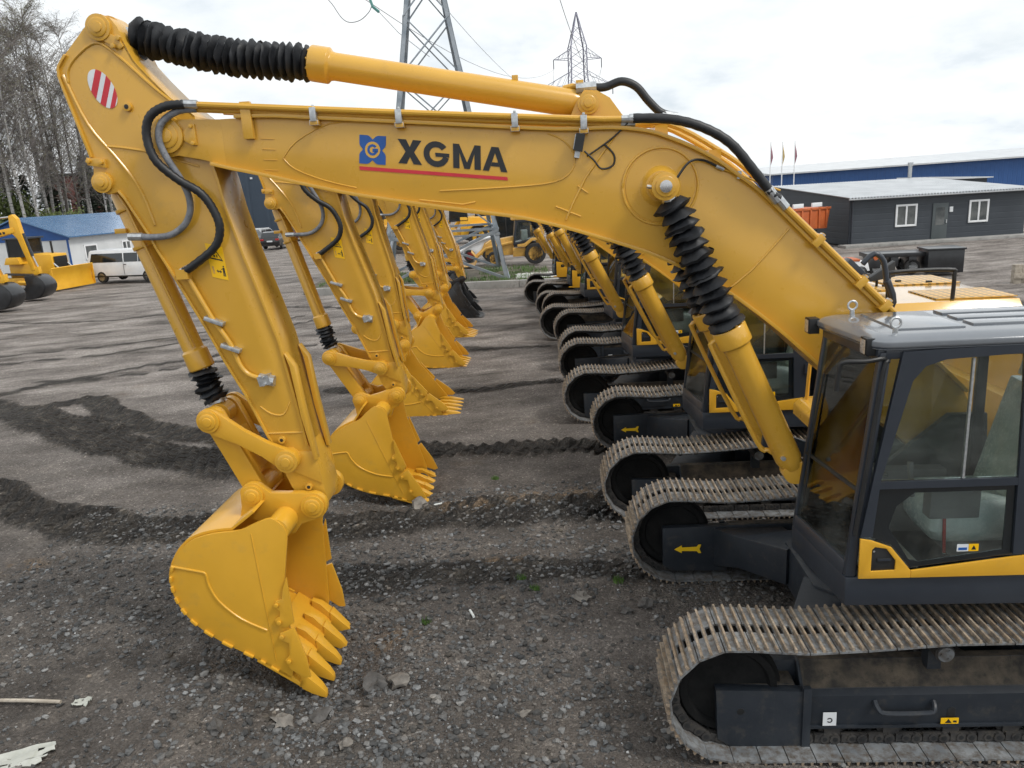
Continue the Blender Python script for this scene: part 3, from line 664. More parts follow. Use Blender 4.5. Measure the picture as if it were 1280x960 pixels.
def make_arm(root, db, ds, dk):
    """boom, stick, linkage and bucket; db, ds, dk turn the boom, the stick and the bucket (radians)"""
    TB = rotM(FOOT, db)
    piv2 = rot2(PIV, FOOT, db)
    TS = Matrix.Translation(V((piv2[0]-PIV[0], 0, piv2[1]-PIV[1]))) @ rotM(PIV, ds)
    def onS(p): q = TS @ V((p[0], 0, p[1])); return (q.x, q.z)
    def onB(p): return rot2(p, FOOT, db)
    p2 = onS(P2)
    TK = Matrix.Translation(V((p2[0]-P2[0], 0, p2[1]-P2[1]))) @ rotM(P2, dk)
    q = TK @ V((P1[0], 0, P1[1])); p1 = (q.x, q.z)
    ro = onS(ROCK)
    # four-bar: position of the link pin
    la = math.dist(ROCK, PA); lb = math.dist(P1, PA); d = math.dist(ro, p1)
    t = (la*la - lb*lb + d*d)/(2*d); hh = math.sqrt(max(0.0, la*la - t*t))
    ux, uz = (p1[0]-ro[0])/d, (p1[1]-ro[1])/d
    c1 = (ro[0]+ux*t - uz*hh, ro[1]+uz*t + ux*hh); c2 = (ro[0]+ux*t + uz*hh, ro[1]+uz*t - ux*hh)
    pa = max((c1, c2), key=lambda c: c[0])
    # ---- boom
    b = MB(YEL); b.T = TB
    W = 0.285
    i0 = next(i for i, p in enumerate(BOOM_TOP) if p[0] < 5.50)
    j0 = next(i for i, p in enumerate(BOOM_BOT) if p[0] < 5.50)
    b.prism([(5.49, 4.946)] + BOOM_TOP[i0:] + [(-0.55, 2.25), (-0.52, 2.05)] + BOOM_BOT[j0:][::-1] + [(5.49, 4.593)], -W, W)
    tipR = 0.165
    fork = [(5.485, 4.945)] + [(5.70, 4.957), (5.85, 4.965)] + arc(PIV[0], PIV[1], tipR, 105, -75+360-360, 10)[0:0]
    fork += [(PIV[0]+tipR*math.cos(R(a)), PIV[1]+tipR*math.sin(R(a))) for a in range(100, -111, -15)] + [(5.70, 4.652), (5.485, 4.592)]
    b.prism(fork, 0.232, 0.2842); b.prism(fork, -0.2842, -0.232)
    top = [p for p in BOOM_TOP if p[0] < 5.47]; bot = [p for p in BOOM_BOT if p[0] < 5.72]
    b.strip(top[::-1], -0.325, 0.325, 0.028); b.strip(bot, -0.325, 0.325, 0.028)
    for s in (1, -1):
        y = W*s
        pin(b, PIV, *sorted((0.28*s, 0.318*s)), 0.135)
        b.prism([(5.80, 4.86), (5.74, 4.92), (5.70, 4.92), (5.70, 4.76), (5.74, 4.76), (5.80, 4.80)], *sorted((0.283*s, 0.305*s)))
        for z in (4.905, 4.775): bolt(b, (5.725, z), *sorted((0.304*s, 0.328*s)), 0.017)
        # weld beads and stiffener outlines
        def bead(pts, r=0.011, k=3): b.tube([YP(p, y+0.002*s) for p in (sp2(pts, k) if k else pts)], r*0.72, 6)
        bead([(5.02, 4.62), (4.90, 4.74), (4.62, 4.86), (4.30, 4.86)], 0.008); bead([(5.02, 4.62), (4.93, 4.53), (4.70, 4.43), (4.45, 4.36)], 0.008)
        for zz in (4.78, 4.70, 4.62, 4.54): bead([(5.18, zz), (5.07, zz-0.01)], 0.005, 0)
        bead([(3.78, 4.30), (3.2, 4.30), (2.86, 4.32), (2.72, 4.40), (2.70, 4.52), (2.78, 4.63), (2.90, 4.69)], 0.009)
        bead([(2.36, 4.66), (2.62, 4.33), (2.78, 4.02)], 0.014, 2); bead([(2.86, 4.13), (2.66, 4.04)], 0.010, 0); bead([(2.68, 4.28), (2.60, 4.22)], 0.009, 0)
        bead([(1.02, 3.86), (1.30, 3.55), (1.52, 3.38)], 0.013, 2)
        bead([(3.95, 4.24), (3.6, 4.185), (3.5, 4.20)], 0.010, 0)
        b.tube([YP((BCYL[0]+0.295*math.cos(R(a)), BCYL[1]+0.295*math.sin(R(a))), y+0.001*s) for a in range(0, 361, 10)], 0.012, 6)
        b.lathe(YP(BCYL, y), (0, s, 0), [(0, 0.275), (0.004, 0.270), (0.004, 0.16), (0.03, 0.135), (0.055, 0.12), (0.055, 0.02)], 36)
        bead([(2.0, 4.46), (1.6, 4.25), (1.28, 4.02)], 0.006, 0) if False else None
    # arm cylinder bracket
    for s in (1, -1):
        b.prism([(2.78, 4.68), (2.66, 4.93), (2.60, 5.01), (2.50, 5.0), (2.40, 4.94), (2.20, 4.66)], *sorted((0.10*s, 0.15*s)))
        pin(b, ARMBASE, *sorted((0.15*s, 0.19*s)), 0.085)
    b.cyl(YP(BCYL, -0.60), YP(BCYL, 0.60), 0.075, n=20)
    # pipe bracket at the tip
    b.bx(5.22, 5.30, 0.29, 0.34, 4.78, 5.06)
    boom = b.build('boom', root, 0.006)
    def part(mb, nm, par, bev=0.0, sm=32): mb.T = None; return mb.build(nm, par, bev, sm)
    def mk(mat, T): m = MB(mat); m.T = T; return m
    # lettering
    yl = W + 0.002
    g = mk(BLKD, TB)
    # glyph boxes along the word, u from 0 to 1
    X = [[(0.0, 0.0), (0.078, 0.0), (0.109, 0.30), (0.140, 0.0), (0.218, 0.0), (0.148, 0.5), (0.218, 1.0), (0.140, 1.0), (0.109, 0.70), (0.078, 1.0), (0.0, 1.0), (0.070, 0.5)]]
    Gc = ringarc(0.352, 0.5, 0.118, 0.53, 0.54, 38, 345, 18)
    Gc = [[(u, w) for u, w in q] for q in Gc]
    Gx = [[(0.345, 0.40), (0.47, 0.40), (0.47, 0.56), (0.34, 0.56)]]
    M_ = [[(0.505, 0), (0.562, 0), (0.562, 1), (0.505, 1)], [(0.70, 0), (0.757, 0), (0.757, 1), (0.70, 1)],
          [(0.5621, 1), (0.64, 0), (0.605, 0), (0.5621, 0.62)], [(0.6999, 1), (0.622, 0), (0.657, 0), (0.6999, 0.62)]]
    M_ = M_[:2] + [[(0.5621, 0.98), (0.5621, 0.66), (0.606, 0.0), (0.631, 0.0), (0.631, 0.26)], [(0.6999, 0.98), (0.631, 0.261), (0.631, 0.001), (0.656, 0.0), (0.6999, 0.66)]]
    A_ = [[(0.775, 0), (0.838, 0), (0.915, 0.80), (0.915, 1), (0.865, 1)], [(1.0, 0), (0.937, 0), (0.915, 0.2), (0.9151, 0.8), (0.9152, 1), (0.93, 1)]]
    A_ = [[(0.775, 0), (0.832, 0), (0.888, 0.76), (0.888, 1), (0.855, 1)], [(1.0, 0), (0.943, 0), (0.8881, 0.76), (0.8881, 1), (0.92, 1)], [(0.849, 0.20), (0.9275, 0.20), (0.915, 0.37), (0.861, 0.37)]]
    a, bb, c = (4.095, 4.533), (3.231, 4.413), (4.085, 4.718)
    letters(g, a, bb, c, yl, yl+0.0015, X + Gc + Gx + M_ + A_)
    part(g, 'lettering', boom, 0, 0)
    e = mk(BLUD, TB)
    a, bb, c = (4.409, 4.548), (4.199, 4.524), (4.385, 4.765)
    # four petals round a centre
    pet = []
    for cx, cy in ((0, 0), (1, 0), (1, 1), (0, 1)):
        sx = 1 if cx == 0 else -1; sy = 1 if cy == 0 else -1
        pet.append([(cx, cy), (cx+sx*0.30, cy), (cx+sx*0.38, cy+sy*0.03), (cx+sx*0.5, cy+sy*0.14), (cx+sx*0.5, cy+sy*0.5), (cx+sx*0.14, cy+sy*0.5), (cx+sx*0.03, cy+sy*0.38), (cx, cy+sy*0.30)])
    letters(e, a, bb, c, yl, yl+0.0012, pet)
    e.m(YEL); letters(e, a, bb, c, yl+0.0012, yl+0.0024, [[(0.5+0.29*math.cos(R(t)), 0.5+0.29*math.sin(R(t))) for t in range(0, 360, 20)]])
    e.m(BLUD); letters(e, a, bb, c, yl+0.0024, yl+0.0036, ringarc(0.5, 0.5, 0.20, 0.20, 0.55, 40, 345, 12) + [[(0.5, 0.42), (0.71, 0.42), (0.71, 0.55), (0.5, 0.55)]])
    part(e, 'emblem', boom, 0, 0)
    l = mk(REDD, TB); l.prism([(4.411, 4.526), (3.233, 4.378), (3.231, 4.351), (4.411, 4.497)], yl, yl+0.0015)
    part(l, 'red_stripe', boom, 0, 0)
    # steel pipes along the top edge and over the bend
    for s, yy in ((1, 0.335), (1, 0.29), (-1, -0.335)):
        dz = 0.02 if yy != 0.29 else -0.012
        pp = mk(YEL, TB)
        pp.tube([(5.70, yy, 5.045+dz), (5.28, yy, 5.005+dz), (3.754, yy, 4.860+dz), (2.465, yy, 4.745+dz), (2.33, yy, 4.74+dz)], 0.024, 10)
        pp.m(ZINC).cyl((2.33, yy, 4.74+dz), (2.22, yy, 4.738+dz), 0.027, n=10)
        part(pp, 'hydraulic_pipe', boom)
        pp = mk(YEL, TB); pp.tube([(1.06, yy, 4.005+dz), (0.6, yy, 3.55+dz), (-0.1, yy, 2.86+dz)], 0.026, 10)
        pp.m(ZINC).cyl((1.06, yy, 4.005+dz), (1.13, yy, 4.09+dz), 0.034, n=8)
        part(pp, 'hydraulic_pipe', boom)
    for x, z in ((4.72, 4.95), (4.05, 4.895), (3.15, 4.815), (2.62, 4.77)):
        cl = mk(ZINC, TB); cl.bx(x-0.025, x+0.025, 0.25, 0.37, z-0.07, z+0.035); cl.m(YEL).bx(x-0.035, x+0.035, 0.22, 0.36, z-0.10, z-0.06)
        cl.m(ZINC).cyl((x, 0.335, z+0.035), (x, 0.335, z+0.055), 0.012, n=6)
        part(cl, 'pipe_clamp', boom, 0.004)
    for x, z in ((0.80, 3.765), (0.45, 3.42), (0.25, 3.22), (0.05, 3.02)):
        cl = mk(YEL, TB); M = Matrix.Translation(V((x, 0.30, z))) @ Matrix.Rotation(R(-44), 4, 'Y')
        cl.bx(-0.03, 0.03, -0.06, 0.07, -0.06, 0.04, M); cl.m(ZINC).bx(-0.015, 0.015, -0.02, 0.05, 0.04, 0.06, M)
        part(cl, 'pipe_clamp', boom, 0.004)
    # curved guard pipes over the bend
    gd = mk(YEL, TB)
    for yy in (0.12, -0.2):
        gd.tube([(2.30, yy, 4.72), (1.95, yy, 4.72), (1.55, yy, 4.50), (1.25, yy, 4.27), (0.9, yy, 3.88), (0.2, yy, 3.2)], 0.022, 8, 4)
    for x, z in ((2.0, 4.64), (1.58, 4.43)): gd.bx(x-0.05, x+0.05, -0.24, 0.16, z-0.03, z+0.07)
    part(gd, 'guard_pipe', boom)
    v = mk(GRY, TB); v.box((0.47, 0.20, 3.50), (0.20, 0.12, 0.08), Matrix.Rotation(R(-44), 3, 'Y')); v.tube([(0.40, 0.2, 3.54), (0.31, 0.2, 3.62), (0.23, 0.2, 3.55), (0.20, 0.2, 3.38)], 0.024, 8, 3); v.m(HOSE).tube([(0.20, 0.2, 3.40), (0.14, 0.2, 3.22), (0.24, 0.2, 3.10), (0.36, 0.2, 3.18)], 0.034, 8, 3)
    part(v, 'pipe_valve', boom, 0.01)
    # work light with its cable
    wl = mk(BLK, TB); M = Matrix.Translation(V((2.66, W+0.07, 4.60))) @ Matrix.Rotation(R(-12), 4, 'Y')
    wl.bx(-0.035, 0.035, -0.03, 0.03, -0.06, 0.07, M); wl.m(LAMPG).bx(0.035, 0.040, -0.025, 0.025, -0.05, 0.06, M)
    wl.m(ZINC).bx(-0.02, 0.02, -0.07, 0.0, -0.11, -0.06, M)
    wl.m(BLK).tube([(2.62, W+0.04, 4.54), (2.55, W+0.04, 4.47), (2.49, W+0.03, 4.40), (2.40, W+0.02, 4.42), (2.39, W+0.02, 4.50), (2.46, W+0.02, 4.58)], 0.008, 6, 4)
    wl.tube([(2.60, W+0.03, 4.50), (2.50, W+0.02, 4.56), (2.38, W+0.02, 4.64), (2.28, W+0.03, 4.73)], 0.007, 6, 4)
    part(wl, 'work_light', boom)
    wl = mk(BLK, TB); wl.tube([(1.93, W+0.12, 4.28), (1.82, W+0.08, 4.41), (1.70, W+0.03, 4.42), (1.56, W+0.02, 4.35)], 0.010, 6, 5)
    wl.m(YEL).tube([(1.56, W+0.015, 4.35), (1.36, W+0.015, 4.27), (1.10, W+0.015, 4.16)], 0.008, 6)
    wl.m(ZINC).cyl((1.60, W+0.02, 4.37), (1.54, W+0.02, 4.34), 0.014, n=8); wl.box((1.42, W+0.015, 4.295), (0.03, 0.03, 0.06))
    part(wl, 'grease_hose', boom)
    # ---- hoses
    h = mk(HOSE, TB)
    h.tube([(2.24, 0.335, 4.76), (1.957, 0.36, 4.735), (1.717, 0.38, 4.66), (1.506, 0.38, 4.53), (1.321, 0.37, 4.315), (1.178, 0.35, 4.14), (1.12, 0.335, 4.10)], 0.036, 12, 6, rf=lambda i, n: 0.036+0.0025*(i % 2))
    h.m(ZINC).cyl((2.27, 0.335, 4.76), (2.14, 0.343, 4.757), 0.034, n=10); h.cyl((1.21, 0.355, 4.18), (1.13, 0.337, 4.08), 0.040, n=10)
    part(h, 'hydraulic_hose', boom)
    h = mk(HOSE, TB)
    h.tube([(2.55, 0.05, 5.035), (2.43, 0.05, 5.03), (2.30, 0.05, 5.065), (2.184, 0.05, 5.02), (2.09, 0.05, 4.91), (2.0, 0.05, 4.82), (1.92, 0.05, 4.785)], 0.033, 12, 6)
    h.m(ZINC).cyl((2.66, 0.05, 5.03), (2.50, 0.05, 5.035), 0.045, n=8); h.cyl((1.98, 0.05, 4.80), (1.86, 0.05, 4.77), 0.036, n=8)
    part(h, 'hydraulic_hose', boom)
    # ---- boom cylinders
    def seg_cyl(p, q, name, par, y, r, collar, boot, rb, folds, foot_r, jit=0.012, skew=0.35, pipe=0):
        """p rod end, q barrel foot; collar and boot as fractions of the length"""
        p = V((p[0], y, p[1])); q = V((q[0], y, q[1])); d = q-p; Lg = d.length; u = d.normalized()
        m = MB(YEL)
        m.lathe(p, u, [(Lg*collar, r*1.24), (Lg*collar+0.012, r*1.30), (Lg*collar+0.15, r*1.30), (Lg*collar+0.17, r*1.06), (Lg*collar+0.20, r), (Lg-0.12, r), (Lg-0.03, r*0.75)], 28)
        for k in range(10):
            an = 2*math.pi*k/10; a = u.orthogonal().normalized(); b2 = u.cross(a)
            c0 = p + u*(Lg*collar) + (a*math.cos(an)+b2*math.sin(an))*r*1.08
            m.cyl(c0, c0 - u*0.012, 0.011, n=6)
        m.cyl(q-V((0, 0.07, 0)), q+V((0, 0.07, 0)), foot_r, n=20)
        o = m.build(name, par, 0.003)
        rod = MB(STEEL); rod.cyl(p, p+u*(Lg*collar+0.01), r*0.55, n=16)
        rod.m(YEL).cyl(p-V((0, 0.075, 0)), p+V((0, 0.075, 0)), foot_r*1.05, n=20)
        rod.build('rod', o)
        bt = MB(RUB)
        pa_, pb_ = p+u*(Lg*boot[0]), p+u*(Lg*boot[1])
        mid = (pa_+pb_)/2 + V((0, 0, -boot[2]))
        bellows(bt, [pa_, mid, pb_], rb[0], rb[1], folds, jit=jit, skew=skew)
        bt.build('rod_boot', o, 0, 50)
        return o, p, q, u, Lg
    bc = onB(BCYL)
    for s in (1, -1):
        o, p, q, u, Lg = seg_cyl(bc, BFOOT, 'boom_cylinder', root, 0.445*s, 0.108, 0.475, (0.045, 0.475, 0.0), (0.082, 0.148), 13, 0.10, 0.012, 0.72)
        m = MB(YEL); side = V((0.0, -0.02*s, 0)); n1 = V((u.z, 0, -u.x))
        if n1.x < 0: n1 = -n1
        m.tube([p+u*(Lg*0.50)+n1*0.10, p+u*(Lg*0.50)+n1*0.17, p+u*(Lg*0.54)+n1*0.185, p+u*(Lg*0.86)+n1*0.175, p+u*(Lg*0.90)+n1*0.12, p+u*(Lg*0.94)+n1*0.06], 0.02, 8, 4)
        m.m(ZINC).cyl(p+u*(Lg*0.93)+n1*0.05+V((0, 0.05*s, 0)), p+u*(Lg*0.93)+n1*0.05+V((0, 0.12*s, 0)), 0.02, n=6)
        m.build('cylinder_pipe', o)
        e = MB(YEL); pin(e, bc, *sorted((0.52*s, 0.585*s)), 0.105)
        e.m(STEEL).cyl(YP(bc, 0.59*s), YP(bc, 0.612*s), 0.05, n=16); e.m(ZINC).cyl(YP((bc[0]+0.09, bc[1]), 0.56*s), YP((bc[0]+0.14, bc[1]+0.01), 0.56*s), 0.018, n=6)
        e.build('pin_cap', o, 0.003)
    # ---- arm cylinder
    at_, ab = onS(ARMTIP), onB(ARMBASE)
    o, p, q, u, Lg = seg_cyl(at_, ab, 'arm_cylinder', root, 0, 0.108, 0.418, (0.045, 0.418, 0.05), (0.098, 0.150), 23, 0.11, 0.008, 0.5)
    m = MB(YEL); m.tube([p+u*(Lg*0.95)+V((0, 0, 0.10)), p+u*(Lg*0.97)+V((0, 0, 0.13)), p+u*(Lg*0.985)+V((0, 0, 0.13))], 0.024, 8)
    lu = MB(YEL); lu.box(p+u*(Lg*0.85)+V((0, 0, 0.12)), (0.05, 0.06, 0.05)); lu.build('lug', o, 0.004); m.box(p+u*(Lg*0.985)+V((0, 0, 0.10)), (0.06, 0.10, 0.16))
    m.build('cylinder_pipe', o, 0.004)
    # ---- stick
    k = MB(YEL); k.T = TS
    k.prism(STICK, -0.205, 0.205)
    def edge(i0, i1, t, yw=0.23):
        k.strip(STICK[i0:i1+1], -yw, yw, t)
    k.strip(STICK[3:20][::-1], -0.228, 0.228, 0.02) if False else None
    rear = [STICK[i] for i in range(9, 18)]
    k.strip(rear, -0.225, 0.225, 0.022)
    toprear = sp2([STICK[i] for i in range(4, 10)], 2)
    k.strip(toprear, -0.205, 0.205, 0.016)
    front = [STICK[i] for i in range(25, 36)]
    k.strip(front, -0.225, 0.225, 0.020)
    front2 = [STICK[i] for i in range(40, 45)]
    k.strip(sp2(front2, 2), -0.225, 0.225, 0.018)
    for s in (1, -1):
        y = 0.205*s
        def bd(pts, r=0.010, kk=3): k.tube([YP(p, y+0.001*s) for p in (sp2(pts, kk) if kk else pts)], r*0.95, 6)
        pin(k, ARMTIP, *sorted((0.2*s, 0.235*s)), 0.10)
        k.prism([(6.33, 5.66), (6.24, 5.60), (6.21, 5.54), (6.24, 5.52), (6.30, 5.55), (6.38, 5.60)], *sorted((0.205*s, 0.225*s)))
        for bp in ((6.235, 5.60), (6.285, 5.545)): bolt(k, bp, *sorted((0.224*s, 0.25*s)), 0.02)
        pin(k, CYLP, *sorted((0.2*s, 0.235*s)), 0.085)
        k.prism([(6.52, 4.63), (6.67, 4.66), (6.67, 4.72), (6.52, 4.70)], *sorted((0.205*s, 0.23*s)))
        for bp in ((6.545, 4.675), (6.65, 4.69)): bolt(k, bp, *sorted((0.229*s, 0.255*s)), 0.018)
        bd([(6.72, 5.30), (6.70, 5.40), (6.60, 5.50), (6.44, 5.58), (6.30, 5.50), (6.02, 5.22), (5.80, 5.03)], 0.013, 4)
        bd([(6.75, 5.36), (6.62, 4.98), (6.44, 4.72), (6.33, 4.55), (6.26, 4.40), (6.20, 4.15)], 0.016, 4)
        bd([(6.50, 4.80), (6.20, 4.75), (5.75, 4.60)], 0.011, 2)
        k.cyl(YP((6.26, 5.09), y), YP((6.26, 5.09), y+0.03*s), 0.035, n=16); k.m(BLK).cyl(YP((6.26, 5.09), y+0.03*s), YP((6.26, 5.09), y+0.032*s), 0.02, n=12); k.m(YEL)
        bd([(5.52, 2.55), (5.43, 2.48), (5.32, 2.47), (5.25, 2.58)], 0.009); bd([(5.49, 2.30), (5.15, 2.30)], 0.010, 0)
        bd([(5.17, 2.75), (5.12, 2.35), (5.08, 2.05)], 0.010, 2)
        # reinforcement bars at the lower rear edge
        for bp in ((5.36, 2.24), (5.17, 1.79)):
            k.cyl(YP(bp, y), YP(bp, y+0.03*s), 0.032, n=16); k.m(BLK).cyl(YP(bp, y+0.03*s), YP(bp, y+0.032*s), 0.017, n=12); k.m(YEL)
        k.prism([(5.42, 2.0), (5.05, 1.82), (5.06, 1.96), (5.10, 2.12), (5.44, 2.12)], *sorted((0.205*s, 0.218*s)))
        pin(k, ROCK, *sorted((0.2*s, 0.33*s)), 0.10)
        k.prism([(5.235, 3.02), (5.20, 2.90), (5.155, 2.45), (5.085, 2.05), (5.06, 2.05), (5.12, 2.50), (5.16, 2.9)], *sorted((0.15*s, 0.245*s)))
    stick = k.build('stick', root, 0.006)
    pp = mk(YEL, TS); pp.tube([(5.99, 0.235, 3.75), (5.825, 0.235, 3.365), (5.694, 0.235, 3.124), (5.637, 0.235, 2.94), (5.57, 0.235, 2.85), (5.47, 0.235, 2.81)], 0.022, 10, 4)
    pp.bx(5.95, 6.05, 0.20, 0.29, 3.70, 3.78)
    pp.m(ZINC).cyl((5.48, 0.235, 2.815), (5.385, 0.235, 2.795), 0.042, n=8); pp.box((5.425, 0.25, 2.80), (0.10, 0.09, 0.085), Matrix.Rotation(R(12), 3, 'Y')); pp.cyl((5.40, 0.235, 2.79), (5.35, 0.235, 2.78), 0.05, n=8); pp.cyl((5.43, 0.29, 2.83), (5.43, 0.32, 2.83), 0.014, n=6); pp.cyl((5.42, 0.29, 2.77), (5.42, 0.32, 2.77), 0.014, n=6)
    part(pp, 'hydraulic_pipe', stick)
    for x, z in ((5.80, 3.33), (5.69, 3.09)):
        cl = mk(ZINC, TS); M = Matrix.Translation(V((x, 0.235, z))) @ Matrix.Rotation(R(-22), 4, 'Y')
        cl.bx(-0.085, 0.085, -0.03, 0.035, -0.018, 0.018, M); part(cl, 'pipe_clamp', stick, 0.004)
    lb = mk(ORAD, TS); q_ = [(5.815, 3.965), (5.648, 3.915), (5.595, 3.64), (5.758, 3.68)]
    q_ = [(5.80, 3.985), (5.655, 3.945), (5.64, 3.665), (5.775, 3.70)]
    lb.prism(q_, 0.207, 0.2085)
    lb.m(BLKD); 
    def Lq(u, w): return tuple(V(q_[3])*(1-u)*(1-w) + V(q_[2])*u*(1-w) + V(q_[0])*(1-u)*w + V(q_[1])*u*w)
    def Lp(pts, z=0): lb.prism([Lq(u, w) for u, w in pts], 0.2085, 0.2095+z)
    Lp([(0.10, 0.56), (0.90, 0.56), (0.82, 0.60), (0.18, 0.60)]); Lp([(0.10, 0.56), (0.18, 0.60), (0.50, 0.85), (0.50, 0.92)]); Lp([(0.90, 0.56), (0.82, 0.60), (0.50, 0.85), (0.50, 0.92)])
    Lp([(0.36, 0.64), (0.46, 0.64), (0.46, 0.70), (0.36, 0.70)]); Lp([(0.54, 0.64), (0.60, 0.64), (0.60, 0.72), (0.54, 0.72)])
    Lp([(0.74, 0.10), (0.80, 0.10), (0.82, 0.25), (0.84, 0.10), (0.90, 0.10), (0.88, 0.36), (0.78, 0.36)]); Lp([(0.80, 0.375), (0.87, 0.375), (0.87, 0.42), (0.80, 0.42)]); Lp([(0.68, 0.28), (0.775, 0.31), (0.775, 0.335), (0.68, 0.31)])
    Lp([(0.36, 0.22), (0.46, 0.27), (0.46, 0.235), (0.58, 0.235), (0.58, 0.27), (0.68, 0.22), (0.58, 0.17), (0.58, 0.205), (0.46, 0.205), (0.46, 0.17)])
    lb.m(YOLD); Lp([(0.12, 0.12), (0.24, 0.12), (0.24, 0.34), (0.12, 0.34)])
    part(lb, 'warning_label', stick, 0, 0)
    ov = mk(WHTD, TS)
    c0 = V((6.445, 5.238)); ax1 = V((-0.055, -0.150)); ax2 = V((0.072, -0.045))
    N = 40
    ax1 = V((-0.070, -0.145)); ax2 = V((0.085, -0.040))
    ov.prism([tuple(c0 + ax1*math.cos(2*math.pi*i/N) + ax2*math.sin(2*math.pi*i/N)) for i in range(N)], 0.207, 0.2085)
    ov.m(REDD)
    for lo_, hi_ in ((-0.62, -0.24), (0.05, 0.40), (0.66, 0.93)):
        # bands across the long axis, clipped to the ellipse
        def pt(l, sgn, tilt):
            return l
        nn = 8; A_pts = []; B_pts = []
        for i in range(nn+1):
            c = lo_ + (hi_-lo_)*i/nn
            c = max(-0.985, min(0.985, c)); h = math.sqrt(1-c*c)
            A_pts.append((c, h)); B_pts.append((c, -h))
        poly = A_pts + B_pts[::-1]
        # rotate the band direction a little so that it leans
        ca, sa = math.cos(R(-28)), math.sin(R(-28))
        ov.prism([tuple(c0 + ax1*(p[0]*ca - p[1]*sa) + ax2*(p[0]*sa + p[1]*ca)) for p in poly], 0.2085, 0.2095)
    part(ov, 'striped_marker', stick, 0, 0)
    # hoses from boom to stick (the far end follows the stick)
    def mixp(p, y, f):
        a_ = TB @ V((p[0], y, p[1])); b_ = TS @ V((p[0], y, p[1])); return a_.lerp(b_, f)
    hp = [(5.73, 5.065), (5.875, 5.055), (5.999, 4.985), (6.05, 4.844), (6.01, 4.66), (5.873, 4.504), (5.726, 4.397), (5.647, 4.268), (5.612, 4.108), (5.682, 3.952), (5.91, 3.80), (5.99, 3.765)]
    ys = [0.36, 0.38, 0.40, 0.40, 0.40, 0.36, 0.33, 0.31, 0.30, 0.29, 0.27, 0.25]
    h = MB(HOSE); h.tube([mixp(p, y, min(1, i/7)) for i, (p, y) in enumerate(zip(hp, ys))], 0.033, 12, 8, rf=lambda i, n: 0.032+0.004*(i % 2))
    h.m(ZINC).cyl(mixp((5.76, 5.07), 0.355, 0), mixp((5.63, 5.06), 0.345, 0), 0.033, n=8); h.cyl(mixp((5.90, 3.805), 0.265, 1), mixp((6.02, 3.755), 0.24, 1), 0.034, n=8)
    h.build('hydraulic_hose', boom)
    hp = [(5.66, 5.03), (5.80, 5.02), (5.93, 4.94), (5.975, 4.82), (5.94, 4.68), (5.865, 4.50), (5.835, 4.36), (5.86, 4.23), (5.946, 4.123), (6.106, 4.058), (6.395, 4.07)]
    ys = [0.31, 0.335, 0.36, 0.36, 0.355, 0.32, 0.29, 0.27, 0.26, 0.25, 0.24]
    h = MB(HOSEG); h.tube([mixp(p, y, min(1, i/6)) for i, (p, y) in enumerate(zip(hp, ys))], 0.027, 12, 8)
    h.m(ZINC).cyl(mixp((6.30, 4.065), 0.242, 1), mixp((6.42, 4.07), 0.24, 1), 0.032, n=8)
    h.build('hydraulic_hose', boom)
    # ---- bucket cylinder (barrel up at the stick, rod down to the link)
    cp = onS(CYLP)
    m = MB(YEL); p = V((cp[0], 0, cp[1])); q = V((pa[0], 0, pa[1])); d = q-p; Lg = d.length; u = d.normalized(); r = 0.092
    m.cyl(p-V((0, 0.16, 0)), p+V((0, 0.16, 0)), 0.09, n=20)
    m.lathe(p, u, [(0.06, 0.075), (0.10, r), (Lg-0.62, r), (Lg-0.60, r*1.22), (Lg-0.44, r*1.25), (Lg-0.43, r*1.1)], 26)
    n1 = V((0, 1, 0)).cross(u)
    m.tube([p+u*0.10+V((0, 0.10, 0))+n1*0.02, p+u*0.25+V((0, 0.12, 0))+n1*0.05, p+u*(Lg-0.64)+V((0, 0.10, 0))+n1*0.06], 0.014, 8)
    for t in (0.22, 0.55): m.lathe(p+u*t, u, [(0, r), (0, r*1.2), (0.03, r*1.2), (0.03, r)], 24)
    m.box(p+u*0.42+V((0.11, 0.06, 0)), (0.10, 0.08, 0.04))
    o = m.build('bucket_cylinder', root, 0.003)
    rod = MB(STEEL); rod.cyl(p+u*(Lg-0.45), q, 0.05, n=16); rod.m(YEL).cyl(q-V((0, 0.08, 0)), q+V((0, 0.08, 0)), 0.10, n=20)
    rod.m(ZINC).cyl(q-u*0.10, q-u*0.14, 0.085, n=20); rod.build('rod', o)
    bt = MB(RUB); bellows(bt, [p+u*(Lg-0.43), p+u*(Lg-0.29)+V((0.02, 0, 0)), p+u*(Lg-0.12)], 0.085, 0.125, 6, jit=0.022, skew=0.5)
    bt.build('rod_boot', o, 0, 50)
    # ---- linkage
    def bar(a, b, ra, rb, y0, y1, mb, waist=0.62):
        a_, b_ = V(a), V(b); d = (b_-a_); u = d.normalized(); n_ = V((-u.y, u.x)); an = math.degrees(math.atan2(u.y, u.x))
        pts = arc(b[0], b[1], rb, an-80, an+80, 8)
        pts += [tuple(a_ + d*0.72 + n_*rb*waist*1.1), tuple(a_ + d*0.40 + n_*ra*waist*1.05)]
        pts += arc(a[0], a[1], ra, an+100, an+260, 8)
        pts += [tuple(a_ + d*0.40 - n_*ra*waist*1.05), tuple(a_ + d*0.72 - n_*rb*waist*1.1)]
        mb.prism(pts, y0, y1)
    for s in (1, -1):
        l = MB(YEL2); bar(pa, ro, 0.112, 0.105, *sorted((0.245*s, 0.305*s)), l)
        pin(l, pa, *sorted((0.305*s, 0.325*s)), 0.10)
        l.build('rocker_link', root, 0.008)
    l = MB(YEL2)
    d = V((p1[0]-pa[0], p1[1]-pa[1])); u2 = d.normalized(); n2 = V((-u2.y, u2.x))
    for s in (1, -1): bar(pa, p1, 0.10, 0.095, *sorted((0.13*s, 0.225*s)), l, 0.9)
